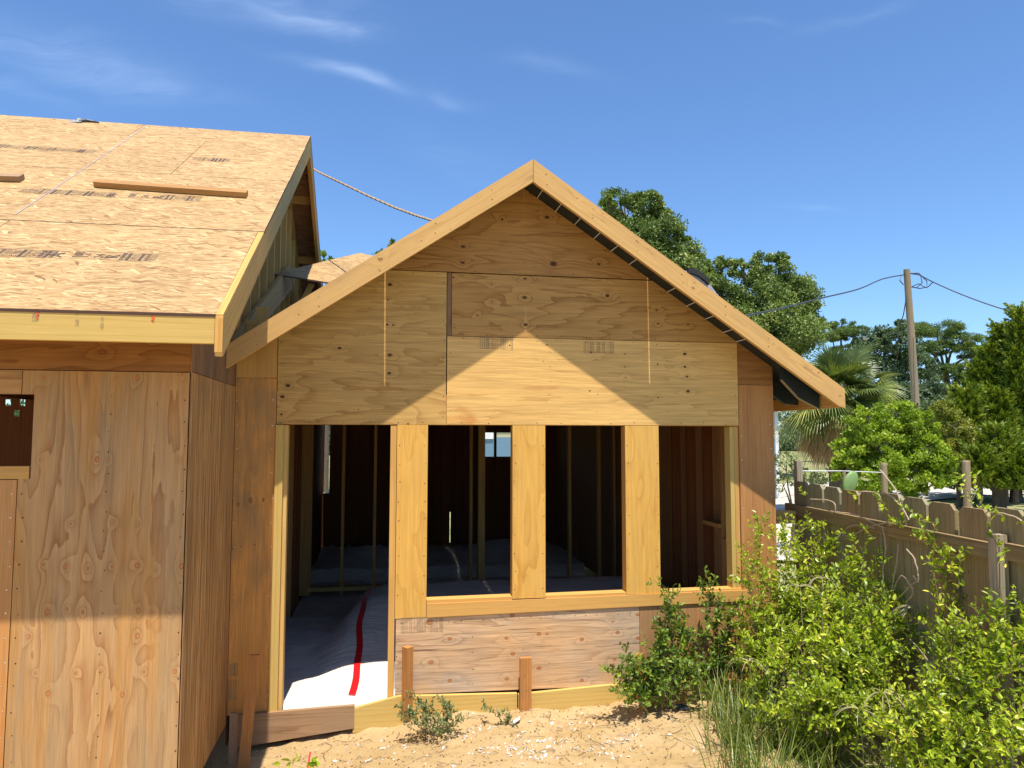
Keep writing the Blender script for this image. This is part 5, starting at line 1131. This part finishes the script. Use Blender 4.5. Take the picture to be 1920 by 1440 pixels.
# grass
def blades(n, pos_fn, ln, wd, bend=.6, lean=.35):
    mb = MB()
    for i in range(n):
        x, y = pos_fn(); z = gz(x, y) - .01; L = random.uniform(*ln); a = random.uniform(0, 6.28); d = V(math.cos(a), math.sin(a), 0); s_ = V(-d.y, d.x, 0); w_ = random.uniform(*wd); r = random.random() * .99; be = random.uniform(.3, 1.) * bend; le = random.uniform(0, lean); prev = None
        p = V(x, y, z); dr = (V(0, 0, 1) + d * le).normalized()
        for k in range(6):
            t = k / 5; ww = w_ * (1 - t) ** .6 * .5 + .0004; b = len(mb.v); mb.v += [tuple(p - s_ * ww), tuple(p + s_ * ww)]
            if prev is not None: mb.f.append((prev, prev + 1, b + 1, b)); mb.uv += [(r, 0)] * 4; mb.mi.append(0)
            prev = b; dr = (dr + d * be * .3 + V(0, 0, -be * .26 * t * 2)).normalized(); p = p + dr * L / 5
    return mb
clumps = [(random.uniform(1.95, 3.0), random.uniform(-2.6, -.35)) for _ in range(46)]
clumps = [c for c in clumps if c[0] > .50 * (c[1] + 5.75) - .12] + [(2.3, -.95), (2.35, -.7), (2.25, -1.25), (2.1, -1.45), (2.45, -1.0)]
def gpos():
    c = random.choice(clumps); return c[0] + random.gauss(0, .06), c[1] + random.gauss(0, .06)
M_grass = leafm('grass_blades', [(0, (.05, .09, .012)), (.5, (.12, .18, .022)), (.85, (.24, .28, .05)), (1, (.50, .44, .20))], .3, .4, .4)
M_dry = leafm('dry_seed_stalks', [(0, (.42, .38, .20)), (1, (.66, .58, .36))], .2, .6)
tag(build('grass', blades(1900, gpos, (.15, .50), (.004, .009)), M_grass), kind='stuff')
lead = [(1405, 1240, -.8, 1), (1500, 1100, -.7, 1), (1610, 1330, -1.7, 1), (1655, 1300, -1.9, 0), (1720, 1140, -1.5, 1), (1540, 1085, -.7, 1), (1890, 1180, -2.3, 0), (1470, 1235, -.9, 0)]
for k, (x, y, Y, _) in enumerate(lead[:6]):
    c = PY(x, y, Y); mb = MB(); b = V(c.x + .02, c.y, gz(c.x, c.y)); mb.tube([b, b.lerp(c, .5) + V(.01, 0, 0), c], [.0025, .002, .0015], 4)
    for j in range(9):
        a = random.uniform(0, 6.28); d = V(math.cos(a), math.sin(a), .7).normalized(); pp = c.copy(); pts = [pp.copy()]
        for q in range(6): d = (d + V(0, 0, -.28)).normalized(); pp = pp + d * random.uniform(.022, .034); pts.append(pp.copy())
        mb.tube(pts, [.0022] * 6 + [.001], 4)
    where = ('beside the slim sapling', 'over the tall shrub', 'low in the thicket centre', 'near the bottom edge', 'in front of the fence boards', 'above the tall shrub near the fence')[k]
    tag(build('seed_stalk', mb, M_dry, loc=b), 'pale dry grass seed head drooping ' + where, 'grass stalk', 'dry seed heads')

# ------------------------------------------------------------------ debris on the sand
def chips(n, fn, sz, th=.25):
    mb = MB()
    for i in range(n):
        x, y = fn(); z = gz(x, y); s_ = random.uniform(*sz); c = V(x, y, z + s_ * .1); a = Vector(rdir(1, 1.5)[0]); u = a.orthogonal().normalized(); v = a.cross(u); k = random.randint(4, 6); ang = sorted(random.uniform(0, 6.28) for _ in range(k))
        pt = [c + (u * math.cos(q) + v * math.sin(q) * random.uniform(.5, 1)) * s_ * random.uniform(.6, 1) for q in ang]; tp = [p + a * s_ * th for p in pt]
        mb.poly(tp); mb.poly(pt[::-1])
        for j in range(k): j2 = (j + 1) % k; mb.poly([pt[j], pt[j2], tp[j2], tp[j]])
    return mb
def dpos():
    r = random.random()
    if r < .55:
        cx, cy = random.choice(((1.0, -.62), (1.15, -.7), (.72, -.75), (1.35, -.45), (1.3, -.8), (1.6, -.75), (.9, -.85), (.6, -.42), (1.05, -.9), (1.5, -.9))); return cx + random.gauss(0, .08), cy + random.gauss(0, .05)
    return random.uniform(-.5, 2.4), random.uniform(-1.1, -.08)
tag(build('shell_debris', chips(420, dpos, (.004, .022)), plain('white_shell_chips', (.62, .59, .54), .7, .2, .25, 40)), kind='stuff')
tag(build('dark_debris', chips(420, lambda: (random.uniform(-.7, 2.4), random.uniform(-1.1, -.03)), (.003, .011), .5), plain('dark_bark_bits', (.16, .10, .06), .9)), kind='stuff')
tag(build('sand_clods', chips(900, lambda: (random.uniform(-.9, 2.4), random.uniform(-1.2, -.03)), (.004, .014), .7), plain('sand_clod', (.42, .29, .15), .95, .1)), kind='stuff')
def twigs(n):
    mb = MB()
    for i in range(n):
        x, y = random.uniform(1.0, 2.4) if random.random() < .7 else random.uniform(-.5, 1), random.uniform(-1.1, -.1); z = gz(x, y) + .006; a = random.uniform(0, 6.28); L = random.uniform(.03, .14); mb.tube([V(x, y, z), V(x + math.cos(a) * L * .5, y + math.sin(a) * L * .5, z + random.uniform(.003, .02)), V(x + math.cos(a + .3) * L, y + math.sin(a + .3) * L, gz(x + math.cos(a) * L, y + math.sin(a) * L) + .006)], random.uniform(.001, .0025), 4)
    return mb
tag(build('dead_twigs', twigs(130), M_twig), kind='stuff')
c = PY(1281, 1361, -.42); c = V(c.x, c.y, gz(c.x, c.y)); mb = MB(); mb.board(c + V(-.045, -.02, .01), c + V(.035, -.03, .012), (.0, .05, .02), (0, -.002, .012)); tag(build('shingle_scrap', mb, plain('dark_slate_scrap', (.06, .065, .075), .8), loc=c), 'small dark grey shingle scrap lying on the sand', 'scrap')
c = PY(967, 1354, -.35); c = V(c.x, c.y, gz(c.x, c.y)); mb = MB(); mb.board(c + V(-.03, -.02, .01), c + V(.03, .01, .03), (.01, .03, .012), (0, -.004, .008)); tag(build('white_chip', mb, M_white, loc=c), 'white shell chip on the sand in front of the middle stake', 'chip')
a, b = PY(580, 1410, -.75), PY(570, 1440, -.78); mb = MB(); g0 = gz(b.x, b.y); mb.board(V(b.x, b.y - .05, g0 - .02), V(a.x, a.y, max(a.z, gz(a.x, a.y) + .03)), (.012, 0, 0), (0, .004, 0)); tag(build('red_flag_wire', mb, plain('red_plastic', (.8, .06, .05), .5), loc=b), 'thin red plastic marker sticking out of the sand', 'marker')
S.render.engine = 'CYCLES'
